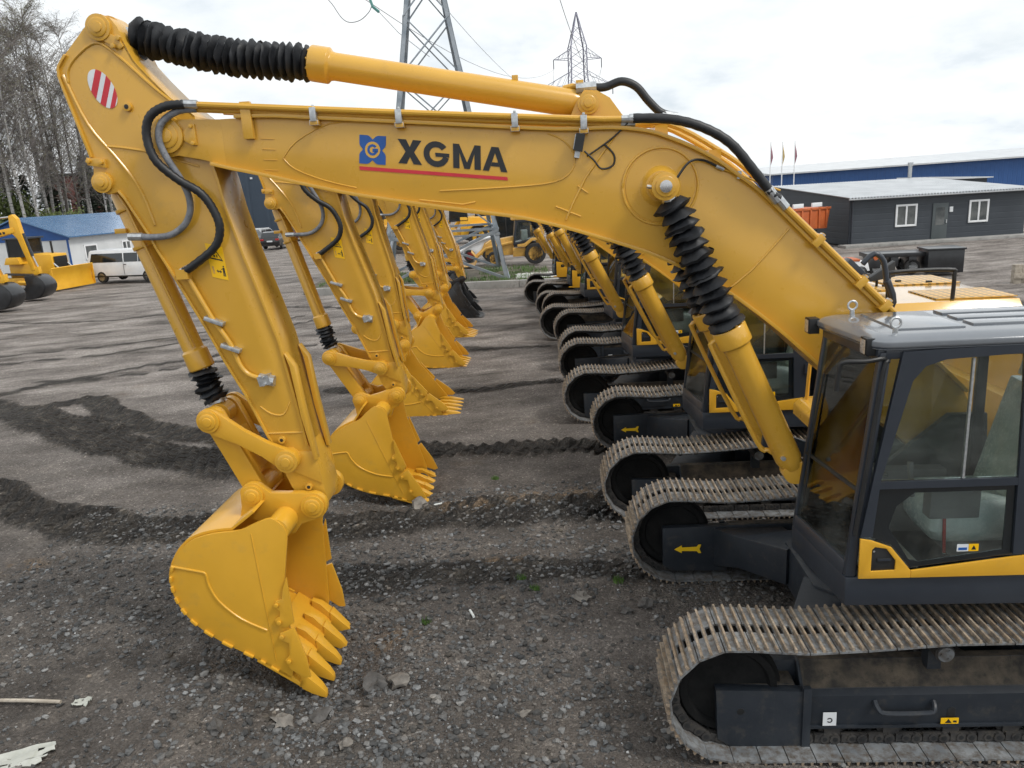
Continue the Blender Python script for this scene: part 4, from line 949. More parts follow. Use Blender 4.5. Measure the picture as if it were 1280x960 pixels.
    A3 = lambda t, w: (pa[0]+d.x*t+n2.x*w, pa[1]+d.y*t+n2.y*w)
    l.prism([A3(0.25, 0.085), A3(0.80, 0.085), A3(0.80, -0.085), A3(0.25, -0.085)], -0.13, 0.13)
    l.cyl(YP(p1, -0.225), YP(p1, 0.225), 0.095, n=24); l.cyl(YP(pa, -0.235), YP(pa, 0.235), 0.05, n=20)
    l.build('bucket_link', root, 0.012)
    # ---- bucket
    W2 = 0.595
    k = MB(YEL2); k.T = TK
    side = sp2([(5.308, 1.580), (5.411, 1.655), (5.566, 1.609), (5.701, 1.553), (5.931, 1.531), (6.112, 1.484), (6.229, 1.404), (6.321, 1.284), (6.385, 1.135), (6.385, 0.983), (6.336, 0.815), (6.22, 0.645), (6.012, 0.47), (5.746, 0.31), (5.60, 0.205), (5.42, 0.07)], 3)
    frontedge = [(5.385, 0.22), (5.375, 0.65), (5.36, 1.09), (5.285, 1.50)]
    for s in (1, -1): k.prism(side + frontedge, *sorted((W2*s, (W2-0.03)*s)))
    wr = [p for p in side if p[0] > 5.43 and not (p[1] > 1.55 and p[0] < 5.80)]
    wr = [(5.56, 1.70), (5.66, 1.625)] + wr
    k.strip(wr, -W2+0.031, W2-0.031, 0.026)
    # back edge wear strip with notches, curved weld line on the side
    for s in (1, -1):
        k.tube([YP(p, (W2+0.001)*s) for p in sp2([(6.36, 1.23), (6.14, 1.18), (6.06, 1.15), (6.05, 1.05), (5.98, 0.88), (5.80, 0.70), (5.58, 0.58)], 3)], 0.012, 6)
        k.tube([YP(p, (W2+0.0005)*s) for p in ((5.60, 1.52), (5.57, 0.9), (5.54, 0.27))], 0.006, 5)
        edge_ = [p for p in side if p[1] < 1.28]
        for i in range(0, len(edge_)-2, 2):
            k.strip(edge_[i:i+2], *sorted(((W2-0.05)*s, (W2+0.022)*s)), -0.022)
    # torque tube and ears
    k.cyl((5.385, -W2+0.01, 1.53), (5.385, W2-0.01, 1.53), 0.112, n=28)
    ear = arc(5.659, 1.756, 0.118, 20, 130, 8) + [(5.50, 1.775), (5.36, 1.765), (5.23, 1.765)] + arc(5.125, 1.637, 0.125, 70, 260, 12) + [(5.25, 1.47), (5.32, 1.38), (5.45, 1.38), (5.60, 1.50), (5.80, 1.56), (5.775, 1.66)]
    for s in (1, -1):
        k.prism(ear, *sorted((0.235*s, 0.31*s)))
        pin(k, P1, *sorted((0.31*s, 0.335*s)), 0.10); pin(k, P2, *sorted((0.31*s, 0.335*s)), 0.105)
    # lip
    lipA, lipB = V((5.70, 0.262)), V((5.36, 0.045))
    k.prism([(5.72, 0.265), (5.36, 0.005), (5.345, 0.035), (5.40, 0.095), (5.70, 0.315)], -W2, W2)
    bucket = k.build('bucket', root, 0.006)
    for i in range(5):
        y = 0.50 - 0.25*i
        tt = MB(YEL2); tt.T = TK
        # adapter hugging the lip, then the pointed tooth
        tt.loft([[V((x, y-w, z0)), V((x, y+w, z0)), V((x, y+w, z1)), V((x, y-w, z1))] for x, w, z0, z1 in ((5.54, 0.034, 0.15, 0.265), (5.45, 0.046, 0.045, 0.225), (5.36, 0.060, -0.04, 0.135))])
        tt.m(YEL2).loft([[V((x, y-w, z0)), V((x, y+w, z0)), V((x, y+w, z1)), V((x, y-w, z1))] for x, w, z0, z1 in ((5.35, 0.066, -0.046, 0.138), (5.27, 0.055, -0.105, 0.045), (5.19, 0.043, -0.150, -0.045), (5.145, 0.030, -0.172, -0.115))])
        tt.m(BLK).bx(5.3505, 5.3595, y-0.061, y+0.061, -0.036, 0.128); tt.cyl((5.40, y-0.062, 0.05), (5.40, y+0.062, 0.05), 0.016, n=10)
        tt.build('tooth', bucket, 0.007)
    for s in (1, -1):
        for pts, bl in (([(5.48, 0.83), (5.46, 0.88), (5.40, 0.90), (5.385, 0.98), (5.335, 1.11), (5.322, 0.66), (5.40, 0.62), (5.475, 0.64), (5.49, 0.70), (5.44, 0.73), (5.43, 0.78)], ((5.455, 0.845), (5.45, 0.675))),
                        ([(5.47, 0.50), (5.46, 0.56), (5.40, 0.585), (5.325, 0.61), (5.25, 0.30), (5.235, 0.11), (5.30, 0.11), (5.41, 0.20), (5.45, 0.29), (5.40, 0.34), (5.39, 0.46)], ((5.445, 0.53), (5.41, 0.28)))):
            c = MB(YEL2); c.T = TK; c.prism(pts, *sorted(((W2+0.002)*s, (W2+0.03)*s)))
            for bp in bl: c.cyl(YP(bp, (W2+0.03)*s), YP(bp, (W2+0.05)*s), 0.022, n=10)
            c.build('side_cutter', bucket, 0.006)

def make_excavator(label, db=0, ds=0, dk=0, small=False, group='excavators parked in a row'):
    root = empty('excavator', (0, 0, 0), 0, label, 'excavator', group)
    make_under(root); make_upper(root, small); make_cab(root, small); make_arm(root, db, ds, dk)
    return root
def put(o, x, y, z, yaw, sc=1.0):
    o.location = (x, y, z); o.rotation_euler = (0, 0, math.pi - R(yaw)); o.scale = (sc,)*3
# ------------------------------------------------------------------ the row of excavators
e1 = make_excavator('yellow crawler excavator nearest the camera, its lettered boom across the picture')
put(e1, 3.3, 6.47, 0, 3.5)
e2 = make_excavator('second yellow crawler excavator of the row, just behind the lettered boom', R(-1.4), R(-1.8), R(-18))
put(e2, 3.4, 11.0, -0.08, 3.5)
e3 = make_excavator('third yellow crawler excavator of the row, its bucket curled flat on the ground', R(-2.0), R(2.0), R(-38))
put(e3, 3.2, 15.5, -0.08, 2.5)
e4 = make_excavator('fourth yellow crawler excavator of the row, counted from the camera', R(-1.6), R(-0.5), R(-29))
put(e4, 3.4, 19.8, -0.08, 1.5)
e5 = make_excavator('fifth yellow crawler excavator of the row, third from the kerb', R(-1.5), R(-2.0), R(-31))
put(e5, 3.2, 23.6, -0.08, 4.5)
e6 = make_excavator('smaller yellow excavator with a black bucket, next to last of the row', R(-1.7), R(-3.0), R(-29), True)
put(e6, 3.0, 27.3, -0.08, 3.5, 0.9)
for ch in e6.children:
    if ch.name.startswith('bucket') and not ch.name.startswith(('bucket_c', 'bucket_l')):
        ch['label'] = 'black bucket'
        for q in [ch] + list(ch.children):
            for i in range(len(q.data.materials)):
                if q.data.materials[i] == YEL2: q.data.materials[i] = BLKB
e7 = copy_tree(e6); e7['label'] = 'last and smallest looking excavator of the row, beside the concrete kerb'; put(e7, 2.7, 30.6, -0.08, 3.5, 0.9)
# ------------------------------------------------------------------ ground
def smooth(a, b, x):
    t = max(0.0, min(1.0, (x-a)/(b-a))); return t*t*(3-2*t)
BANDS = [  # centre line, half width, height of the ridge print, ridge pitch, slant
    ([(-10.5, 13.6), (-8.5, 11.75), (-6.3, 10.45), (-5.0, 10.0), (-4.1, 10.15), (-2.5, 9.75), (-1.0, 9.95), (1.6, 10.15), (2.6, 10.2)], 0.50, 0.060, 0.23, 0.9),
    ([(-12.5, 17.9), (-10.6, 16.55), (-8.5, 14.9), (-7.0, 13.7), (-5.7, 13.0), (-4.6, 12.55), (-3.2, 12.0), (-2.0, 11.95)], 0.62, 0.065, 0.25, -0.8),
    ([(-10.9, 17.3), (-10.0, 18.0), (-9.2, 17.0), (-7.9, 15.6), (-6.4, 14.6), (-5.0, 14.0)], 0.40, 0.05, 0.26, 0.5),
    ([(-2.6, 12.9), (-0.6, 12.75), (0.9, 12.7), (1.6, 12.4)], 0.40, 0.07, 0.24, 0.3),
    ([(-3.0, 8.4), (-1.6, 8.2), (-0.2, 8.25), (1.2, 8.1)], 0.35, 0.012, 0.2, 0.2),
    ([(-20, 22.0), (-14.5, 23.4), (-11.5, 24.6), (-7.0, 28.5)], 0.16, 0.02, 0.4, 0.6),
    ([(-20, 23.7), (-15, 24.9), (-12.0, 26.1), (-8.0, 29.8)], 0.16, 0.02, 0.4, 0.6),
    ([(-17, 20.4), (-13.0, 20.2), (-9.5, 21.0), (-6.0, 23.5)], 0.13, 0.015, 0.3, 0.5),
    ([(-14, 15.6), (-12.5, 19.5), (-9.0, 22.5), (-4.0, 24.2)], 0.18, 0.02, 0.3, 0.5),
    ([(-26, 35.0), (-18, 31.5), (-11.0, 33.0), (-6, 31)], 0.22, 0.02, 0.5, 0.5),
    ([(-4.2, 17.6), (-2.0, 16.9), (-0.5, 17.0), (1.0, 17.3)], 0.22, 0.02, 0.3, 0.4),
    ([(-5, 21.2), (-2.0, 21.6), (1.0, 21.3)], 0.2, 0.02, 0.3, 0.4),
]
BB = []
for line, hw, h, pit, sl in BANDS:
    pts = sp2(line, 5); acc = [0]
    for i in range(1, len(pts)): acc.append(acc[-1]+math.dist(pts[i], pts[i-1]))
    BB.append((pts, acc, hw, h, pit, sl, min(p[0] for p in pts)-1, max(p[0] for p in pts)+1, min(p[1] for p in pts)-1, max(p[1] for p in pts)+1))
def band(x, y):
    """(mask, height, colour mask) of churned tracks at a point"""
    M = 0.0; H = 0.0
    for pts, acc, hw, h, pit, sl, xa, xb, ya, yb in BB:
        if not (xa < x < xb and ya < y < yb): continue
        best = 9; bs = 0; bd = 0
        for i in range(len(pts)-1):
            ax, ay = pts[i]; bx, by = pts[i+1]; dx, dy = bx-ax, by-ay; l2 = dx*dx+dy*dy
            t = max(0, min(1, ((x-ax)*dx+(y-ay)*dy)/l2)); ex, ey = x-ax-dx*t, y-ay-dy*t
            d = math.hypot(ex, ey)
            if d < best: best = d; bs = acc[i]+math.sqrt(l2)*t; bd = d if ex*dy-ey*dx > 0 else -d
        w = hw*(1+0.5*noise.noise(V((x*0.9, y*0.9, 4.2))))
        m = 1-smooth(w*0.75, w*1.15, best)
        if m > 0:
            rid = math.sin((bs+sl*bd+0.06*noise.noise(V((x*3, y*3, 1))))*2*math.pi/pit)
            hh = h*(0.55*rid + 0.5*(noise.fractal(V((x*3.1, y*3.1, 2)), 1.0, 2.2, 3))) + h*0.9*smooth(w*0.5, w*0.9, best)
            H += hh*m; M = max(M, m)
    return M, H
def base_z(x, y):
    return -0.08*smooth(7.6, 9.6, y)
def gz(x, y, full=True):
    z = base_z(x, y)
    if y > 60 or abs(x) > 60: return z, 0.0
    f = 1-smooth(25, 45, y)
    z += f*0.030*noise.fractal(V((x*0.7, y*0.7, 0.3)), 0.9, 2.1, 3)
    if y < 15: z += 0.030*noise.fractal(V((x*4.3, y*4.3, 7.3)), 0.7, 2.3, 4)*(1-smooth(11, 15, y))
    m, h = band(x, y)
    # the pit the bucket teeth have broken up, and the spoil beside it
    d = math.hypot(x+1.72, (y-6.75)*0.75)
    z += -0.19*math.exp(-((x+1.90)/0.55)**2 - ((y-6.55)/0.75)**2) + 0.05*math.exp(-((d-0.95)/0.25)**2)*(0.5+noise.noise(V((x*3, y*3, 5))))
    z += -0.13*math.exp(-((x+1.75)/0.55)**2 - ((y-11.0)/0.8)**2)
    return z + h, m
def axis(segs):
    out = [segs[0][0]]
    for a, b, st in segs:
        n = max(1, round((b-a)/st))
        out += [a+(b-a)*(i+1)/n for i in range(n)]
    return out
XS = axis([(-2500, -300, 550), (-300, -60, 40), (-60, -24, 4), (-24, -10.5, 0.3), (-10.5, 3.6, 0.048), (3.6, 8, 0.2), (8, 40, 2), (40, 300, 40), (300, 2500, 550)])
YS = axis([(-300, 0, 75), (0, 4.4, 1.1), (4.4, 14.2, 0.047), (14.2, 20, 0.11), (20, 34, 0.35), (34, 60, 2), (60, 300, 30), (300, 3500, 400)])
vs = []; mask = []
for y in YS:
    for x in XS:
        z, m = gz(x, y); vs.append((x, y, z)); mask.append(m)
nx = len(XS)
fs = [(j*nx+i, j*nx+i+1, (j+1)*nx+i+1, (j+1)*nx+i) for j in range(len(YS)-1) for i in range(nx-1)]
me = bpy.data.meshes.new('ground'); me.from_pydata(vs, [], fs); me.shade_smooth()
at_ = me.attributes.new('churn', 'FLOAT', 'POINT'); at_.data.foreach_set('value', mask)
TAN = [(0.35, 10.55, 0.75, 0.16), (1.2, 10.6, 0.5, 0.18), (-0.7, 10.35, 0.6, 0.14), (-1.3, 6.95, 0.25, 0.15), (-6.5, 9.2, 0.5, 0.2), (-0.2, 8.6, 0.35, 0.12)]
tn_ = [min(1.0, sum(math.exp(-((x-a)/c)**2-((y-b)/d)**2) for a, b, c, d in TAN)) if (-9 < x < 3 and 5 < y < 12) else 0.0 for x, y, z in vs]
at2 = me.attributes.new('tan', 'FLOAT', 'POINT'); at2.data.foreach_set('value', tn_)
ground = bpy.data.objects.new('ground', me); COL.objects.link(ground); ground['kind'] = 'structure'
m, nt, b, out = new_mat('yard_ground')
at_n = nt.nodes.new('ShaderNodeAttribute'); at_n.attribute_name = 'churn'
n_big = nz(nt, 0.22, 5, 0.6); n_mid = nz(nt, 1.5, 8, 0.68); n_fine = nz(nt, 26, 8, 0.75); n_str = nz(nt, 0.9, 8, 0.70)
mpr = nt.nodes.new('ShaderNodeMapping'); mpr.inputs['Rotation'].default_value = (0, 0, R(-16)); mps = nt.nodes.new('ShaderNodeMapping'); mps.inputs['Scale'].default_value = (0.42, 1.0, 1)
tcs = nt.nodes.new('ShaderNodeTexCoord'); nt.links.new(tcs.outputs['Object'], mpr.inputs[0]); nt.links.new(mpr.outputs[0], mps.inputs[0]); nt.links.new(mps.outputs[0], n_str.inputs[0])
geo = nt.nodes.new('ShaderNodeNewGeometry'); sxyz = nt.nodes.new('ShaderNodeSeparateXYZ'); nt.links.new(geo.outputs['Position'], sxyz.inputs[0])
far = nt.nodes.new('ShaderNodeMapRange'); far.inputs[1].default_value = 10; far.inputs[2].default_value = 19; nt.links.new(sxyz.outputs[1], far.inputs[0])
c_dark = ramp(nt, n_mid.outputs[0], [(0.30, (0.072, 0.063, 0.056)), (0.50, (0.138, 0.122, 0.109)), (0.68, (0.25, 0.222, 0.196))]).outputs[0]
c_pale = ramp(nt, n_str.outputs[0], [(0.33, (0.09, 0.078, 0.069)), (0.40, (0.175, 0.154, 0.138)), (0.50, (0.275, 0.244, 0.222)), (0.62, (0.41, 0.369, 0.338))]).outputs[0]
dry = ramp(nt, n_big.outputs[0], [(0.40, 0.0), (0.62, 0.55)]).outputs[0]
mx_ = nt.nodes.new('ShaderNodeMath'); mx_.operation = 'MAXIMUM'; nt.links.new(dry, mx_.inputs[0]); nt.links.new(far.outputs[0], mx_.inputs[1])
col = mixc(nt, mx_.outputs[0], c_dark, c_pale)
# brown patches
n_br = nz(nt, 0.55, 6, 0.7); br = ramp(nt, n_br.outputs[0], [(0.60, 0.0), (0.74, 0.55)]).outputs[0]
col = mixc(nt, br, col, (0.175, 0.125, 0.08))
c_ch = ramp(nt, n_mid.outputs[0], [(0.33, (0.030, 0.027, 0.025)), (0.52, (0.066, 0.060, 0.054)), (0.66, (0.14, 0.125, 0.107))]).outputs[0]
chf = nt.nodes.new('ShaderNodeMath'); chf.operation = 'MULTIPLY'; chf.inputs[1].default_value = 0.9
n_ed = nz(nt, 3.2, 8, 0.75)
ad_ = nt.nodes.new('ShaderNodeMath'); ad_.operation = 'MULTIPLY_ADD'; ad_.inputs[1].default_value = 1.5; ad_.inputs[2].default_value = -0.75
nt.links.new(n_ed.outputs[0], ad_.inputs[0])
ae_ = nt.nodes.new('ShaderNodeMath'); ae_.operation = 'ADD'; nt.links.new(at_n.outputs['Fac'], ae_.inputs[0]); nt.links.new(ad_.outputs[0], ae_.inputs[1])
rp_ = ramp(nt, ae_.outputs[0], [(0.18, 0.0), (0.72, 1.0)])
mz_ = nt.nodes.new('ShaderNodeMath'); mz_.operation = 'MULTIPLY'; nt.links.new(rp_.outputs[0], mz_.inputs[0]); nt.links.new(at_n.outputs['Fac'], mz_.inputs[1])
nt.links.new(mz_.outputs[0], chf.inputs[0])
col = mixc(nt, chf.outputs[0], col, c_ch)
at_t = nt.nodes.new('ShaderNodeAttribute'); at_t.attribute_name = 'tan'
tf_ = nt.nodes.new('ShaderNodeMath'); tf_.operation = 'MULTIPLY'; nt.links.new(at_t.outputs['Fac'], tf_.inputs[0]); nt.links.new(ramp(nt, n_ed.outputs[0], [(0.46, 0.0), (0.58, 1.0)]).outputs[0], tf_.inputs[1])
col = mixc(nt, tf_.outputs[0], col, (0.30, 0.215, 0.14))
# grit: pale and dark specks
vo = nt.nodes.new('ShaderNodeTexVoronoi'); vo.inputs['Scale'].default_value = 46
tcg = nt.nodes.new('ShaderNodeTexCoord'); nt.links.new(tcg.outputs['Object'], vo.inputs[0])
sp = nt.nodes.new('ShaderNodeSeparateColor'); nt.links.new(vo.outputs['Color'], sp.inputs[0])
gr = ramp(nt, sp.outputs[0], [(0.0, 0.55), (0.55, 0.95), (0.90, 1.25), (0.955, 2.6), (1.0, 3.6)])
ml = nt.nodes.new('ShaderNodeMix'); ml.data_type = 'RGBA'; ml.blend_type = 'MULTIPLY'; ml.inputs[0].default_value = 0.75
nt.links.new(col, ml.inputs[6])
for i, e in enumerate(gr.color_ramp.elements): pass
sc_ = nt.nodes.new('ShaderNodeMapRange'); sc_.inputs[1].default_value = 0.0; sc_.inputs[2].default_value = 1.0
fc = nt.nodes.new('ShaderNodeFloatCurve')
cv = fc.mapping.curves[0]; cv.points[0].location = (0, 0.15); cv.points[1].location = (1, 0.72); cv.points.new(0.6, 0.26); cv.points.new(0.90, 0.34); cv.points.new(0.97, 0.5); fc.mapping.update()
nt.links.new(sp.outputs[0], fc.inputs[1])
mu = nt.nodes.new('ShaderNodeMath'); mu.operation = 'MULTIPLY'; mu.inputs[1].default_value = 3.6; nt.links.new(fc.outputs[0], mu.inputs[0])
cmb = nt.nodes.new('ShaderNodeCombineColor')
for i in range(3): nt.links.new(mu.outputs[0], cmb.inputs[i])
nt.links.new(cmb.outputs[0], ml.inputs[7])
nt.links.new(ml.outputs[2], b.inputs['Base Color'])
b.inputs['Roughness'].default_value = 0.88; b.inputs['Specular IOR Level'].default_value = 0.3
add = nt.nodes.new('ShaderNodeMath'); add.operation = 'ADD'
vd = nt.nodes.new('ShaderNodeMath'); vd.operation = 'MULTIPLY'; vd.inputs[1].default_value = -0.8; nt.links.new(vo.outputs['Distance'], vd.inputs[0])
nt.links.new(vd.outputs[0], add.inputs[0]); nt.links.new(n_fine.outputs[0], add.inputs[1])
add2 = nt.nodes.new('ShaderNodeMath'); add2.operation = 'ADD'; nt.links.new(add.outputs[0], add2.inputs[0])
mm = nt.nodes.new('ShaderNodeMath'); mm.operation = 'MULTIPLY'; mm.inputs[1].default_value = 3.0; nt.links.new(n_mid.outputs[0], mm.inputs[0]); nt.links.new(mm.outputs[0], add2.inputs[1])
n_gr = nz(nt, 60, 6, 0.8); add3 = nt.nodes.new('ShaderNodeMath'); add3.operation = 'MULTIPLY_ADD'; add3.inputs[1].default_value = 1.0
nt.links.new(n_gr.outputs[0], add3.inputs[0]); nt.links.new(add2.outputs[0], add3.inputs[2])
wv = nt.nodes.new('ShaderNodeTexWave'); wv.bands_direction = 'DIAGONAL'; wv.inputs['Scale'].default_value = 3.6; wv.inputs['Distortion'].default_value = 5.0; wv.inputs['Detail'].default_value = 3; wv.inputs['Detail Scale'].default_value = 1.6
mpw = nt.nodes.new('ShaderNodeMapping'); mpw.inputs['Scale'].default_value = (1, -0.8, 0); nt.links.new(tcs.outputs['Object'], mpw.inputs[0]); nt.links.new(mpw.outputs[0], wv.inputs[0])
wm = nt.nodes.new('ShaderNodeMath'); wm.operation = 'MULTIPLY'; nt.links.new(wv.outputs['Fac'], wm.inputs[0]); nt.links.new(chf.outputs[0], wm.inputs[1])
add4 = nt.nodes.new('ShaderNodeMath'); add4.operation = 'MULTIPLY_ADD'; add4.inputs[1].default_value = 7.0
nt.links.new(wm.outputs[0], add4.inputs[0]); nt.links.new(add3.outputs[0], add4.inputs[2])
bump(nt, b, add4.outputs[0], 1.0, 0.034)
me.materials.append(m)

# ------------------------------------------------------------------ loose gravel (nobody could count it)
import numpy as np
rng = np.random.default_rng(5)
ico = bmesh.new(); bmesh.ops.create_icosphere(ico, subdivisions=1, radius=1)
iv = np.array([v.co[:] for v in ico.verts]); iff = np.array([[v.index for v in f.verts] for f in ico.faces]); ico.free()
def gravel(name, N, xr, yr, smin, smax, power, mats):
    V_all = []; F_all = []; tone = []; k = 0
    while k < N:
        x = rng.uniform(*xr); y = yr[0] + (yr[1]-yr[0])*rng.random()**1.35
        d = noise.noise(V((x*0.8, y*0.8, 3.3)))*0.5 + noise.noise(V((x*2.6, y*2.6, 8.1)))*0.35
        near = math.exp(-((x+1.4)**2/1.2 + (y-6.4)**2/1.6))
        if rng.random() > 0.42 + d + near: continue
        s = smin*(smax/smin)**(rng.random()**power)
        q = iv*(1+rng.uniform(-0.38, 0.38, (len(iv), 1)))*np.array([1, rng.uniform(0.65, 1), rng.uniform(0.45, 0.85)])*s
        a = rng.uniform(0, 6.28); ca, sa = math.cos(a), math.sin(a)
        q = q @ np.array([[ca, sa, 0], [-sa, ca, 0], [0, 0, 1]])
        z = base_z(x, y) + gz(x, y)[0]-base_z(x, y)
        q = q + np.array([x, y, z + s*0.12])
        V_all.append(q); F_all.append(iff + k*len(iv))
        r = rng.random()
        t = rng.uniform(0.04, 0.13) if r < 0.76 else (rng.uniform(0.13, 0.24) if r < 0.975 or s > 0.018 else rng.uniform(0.28, 0.5))
        tone.append(np.full(len(iv), t)); k += 1
    Vn = np.concatenate(V_all); Fn = np.concatenate(F_all)
    g = bpy.data.meshes.new(name); g.vertices.add(len(Vn)); g.loops.add(len(Fn)*3); g.polygons.add(len(Fn))
    g.vertices.foreach_set('co', Vn.ravel()); g.loops.foreach_set('vertex_index', Fn.ravel().astype(np.int32))
    g.polygons.foreach_set('loop_start', np.arange(0, len(Fn)*3, 3, dtype=np.int32))
    g.update(); g.validate()
    a = g.attributes.new('tone', 'FLOAT', 'POINT'); a.data.foreach_set('value', np.concatenate(tone))
    g.materials.append(mats); g.shade_flat()
    o = bpy.data.objects.new(name, g); COL.objects.link(o)
    return o
m, nt, b, out = new_mat('gravel_stone')
an = nt.nodes.new('ShaderNodeAttribute'); an.attribute_name = 'tone'
nn_ = nz(nt, 40, 4); f_ = ramp(nt, nn_.outputs[0], [(0.3, 0.7), (0.7, 1.25)]).outputs[0]
mu = nt.nodes.new('ShaderNodeMath'); mu.operation = 'MULTIPLY'; nt.links.new(an.outputs['Fac'], mu.inputs[0]); nt.links.new(f_, mu.inputs[1])
wn = nz(nt, 3.0, 2); tint = ramp(nt, wn.outputs[0], [(0.35, (0.93, 0.97, 1.0)), (0.6, (1.0, 0.97, 0.93)), (0.75, (1.0, 0.84, 0.66))]).outputs[0]
cmb = nt.nodes.new('ShaderNodeCombineColor')
for i in range(3): nt.links.new(mu.outputs[0], cmb.inputs[i])
ml = nt.nodes.new('ShaderNodeMix'); ml.data_type = 'RGBA'; ml.blend_type = 'MULTIPLY'; ml.inputs[0].default_value = 1.0
nt.links.new(cmb.outputs[0], ml.inputs[6]); nt.links.new(tint, ml.inputs[7]); nt.links.new(ml.outputs[2], b.inputs['Base Color'])
b.inputs['Roughness'].default_value = 0.85
GRAV = m
g = gravel('gravel', 60000, (-6.4, 3.6), (4.6, 11.0), 0.0045, 0.042, 3.8, GRAV)
tag(g, 'loose dark gravel and rubble strewn over the yard near the camera', 'gravel', kind='stuff')

# single stones one can point at
ROCKS = [(-2.66, 5.67, 0.075, 0, 'rounded grey stone lying in the gravel left of the nearest bucket'),
         (-2.10, 5.72, 0.085, 1, 'pale flat lump of broken concrete below the nearest bucket'),
         (-1.83, 5.86, 0.08, 0, 'dark angular stone under the tip of the nearest bucket tooth'),
         (-1.40, 6.25, 0.12, 0, 'long dark stone beside the teeth of the nearest bucket'),
         (-1.17, 6.22, 0.095, 1, 'brownish broken stone right of the nearest bucket teeth'),
         (-1.62, 6.05, 0.07, 0, 'small black stone in the dug hollow in front of the teeth'),
         (-0.05, 5.65, 0.05, 1, 'pale stone in the open gravel midway between bucket and track'),
         (-1.50, 5.38, 0.065, 1, 'pale stone at the lower edge of the picture below the bucket'),
         (1.14, 5.30, 0.06, 1, 'light stone lying beside the front of the nearest track'),
         (1.26, 7.25, 0.08, 0, 'grey stone near the front of the second track'),
         (1.05, 7.15, 0.06, 0, 'small grey stone left of the second track'),
         (0.62, 7.45, 0.075, 1, 'light broken stone on the rubble before the second track'),
         (-1.45, 10.55, 0.13, 1, 'brown clod beside the teeth of the second bucket'),
         (-2.95, 8.75, 0.08, 0, 'grey stone behind the nearest bucket')]
for x, y, s, ty, lab in ROCKS:
    r = MB(STONE if ty == 0 else paint('pale_stone', (0.13, 0.118, 0.105), (0.25, 0.23, 0.205), 0.9, 9.0, bumpy=0.4) if 'PALE' not in globals() else PALE)
    if ty == 1: PALE = r.mats[0]
    r.sph((0, 0, 0), s*0.9, 2, (1.25, 0.9, 0.66), 1.1)
    o = r.build('rock', None, 0, 12); o.location = (x, y, gz(x, y)[0] + s*0.25); o.rotation_euler = (0.1, 0.15, random.uniform(0, 6))
    tag(o, lab, 'rock', 'single stones on the yard')

# litter
st = MB(WOOD); st.tube([(-5.6, 6.24, 0.03), (-4.75, 6.19, 0.035), (-4.22, 6.13, 0.03)], 0.017, 8, 3)
tag(st.build('wooden_stick'), 'weathered wooden stick lying on the ground at the left edge', 'stick')
def rag(name, cx, cy, w, h, seed, lab, mt):
    r = MB(mt); n = 9
    vs = []; fs = []
    for j in range(n):
        for i in range(n):
            u, v_ = i/(n-1)-0.5, j/(n-1)-0.5
            k = 1+0.25*noise.noise(V((u*3, v_*3, seed)))
            vs.append((u*w*k*(1-0.5*abs(v_)), v_*h*k, 0.02+0.035*noise.noise(V((u*4, v_*5, seed+3)))+0.03*abs(u)))
    for j in range(n-1):
        for i in range(n-1):
            if random.random() < 0.06: continue
            fs.append((j*n+i, j*n+i+1, (j+1)*n+i+1, (j+1)*n+i))
    r.add(vs, fs); r.add([(x, y, z-0.004) for x, y, z in vs], [f[::-1] for f in fs])
    o = r.build(name, None, 0, 60); o.location = (cx, cy, gz(cx, cy)[0]); o.rotation_euler = (0, 0, seed)
    return tag(o, lab, 'litter')
rag('plastic_scrap', -4.03, 6.14, 0.18, 0.09, 0.2, 'small torn white scrap at the tip of the wooden stick', PLASTIC_BAG)
rag('plastic_sheet', -4.18, 5.42, 0.62, 0.22, 0.35, 'torn translucent plastic sheet in the lower left corner of the picture', PLASTIC_BAG)
for x, y, a, lab in ((-0.55, 7.25, 1.9, 'white plastic tube lying on the gravel between bucket and track'), (-1.16, 10.45, 0.4, 'crumpled white scrap behind the second bucket teeth')):
    t = MB(WPLA); t.cyl((-0.07, 0, 0.02), (0.07, 0, 0.02), 0.014, n=8)
    o = t.build('plastic_tube'); o.location = (x, y, gz(x, y)[0]); o.rotation_euler = (0, 0, a); tag(o, lab, 'litter')

LEAFG = paint('young_grass', (0.055, 0.12, 0.02), (0.10, 0.19, 0.035), 0.7, 4.0)
def tuft(r, cx, cy, cz, n, rad, h):
    for i in range(n):
        a = random.uniform(0, 6.28); d = rad*math.sqrt(random.random()); x, y = cx+d*math.cos(a), cy+d*math.sin(a)
        b_ = random.uniform(0, 6.28); l = h*random.uniform(0.5, 1.1); w = 0.004+0.004*random.random()
        dx, dy = math.cos(b_)*l*0.45, math.sin(b_)*l*0.45; px, py = -math.sin(b_)*w, math.cos(b_)*w
        r.add([(x-px, y-py, cz), (x+px, y+py, cz), (x+dx, y+dy, cz+l)], [(0, 1, 2)])
for x, y, lab in ((-0.02, 7.95, 'small green grass tuft on open gravel, left one of two'), (0.12, 7.7, 'small green grass tuft on open gravel, right one of two'),
                  (1.05, 7.75, 'green grass tuft close to the second track'), (-1.02, 7.2, 'faint green tuft right of the nearest bucket teeth'), (-0.35, 11.3, 'tiny green tuft behind the churned track')):
    r = MB(LEAFG); tuft(r, 0, 0, 0, 90, 0.06, 0.06); o = r.build('grass_tuft', None, 0, 0, normals=False); o.location = (x, y, gz(x, y)[0]-0.005)
    tag(o, lab, 'grass tuft', 'green tufts in the gravel')
# ------------------------------------------------------------------ background
def thing(name, loc, rz, lab, cat, group=None, sc=1.0): return empty(name, loc, rz, lab, cat, group, sc)

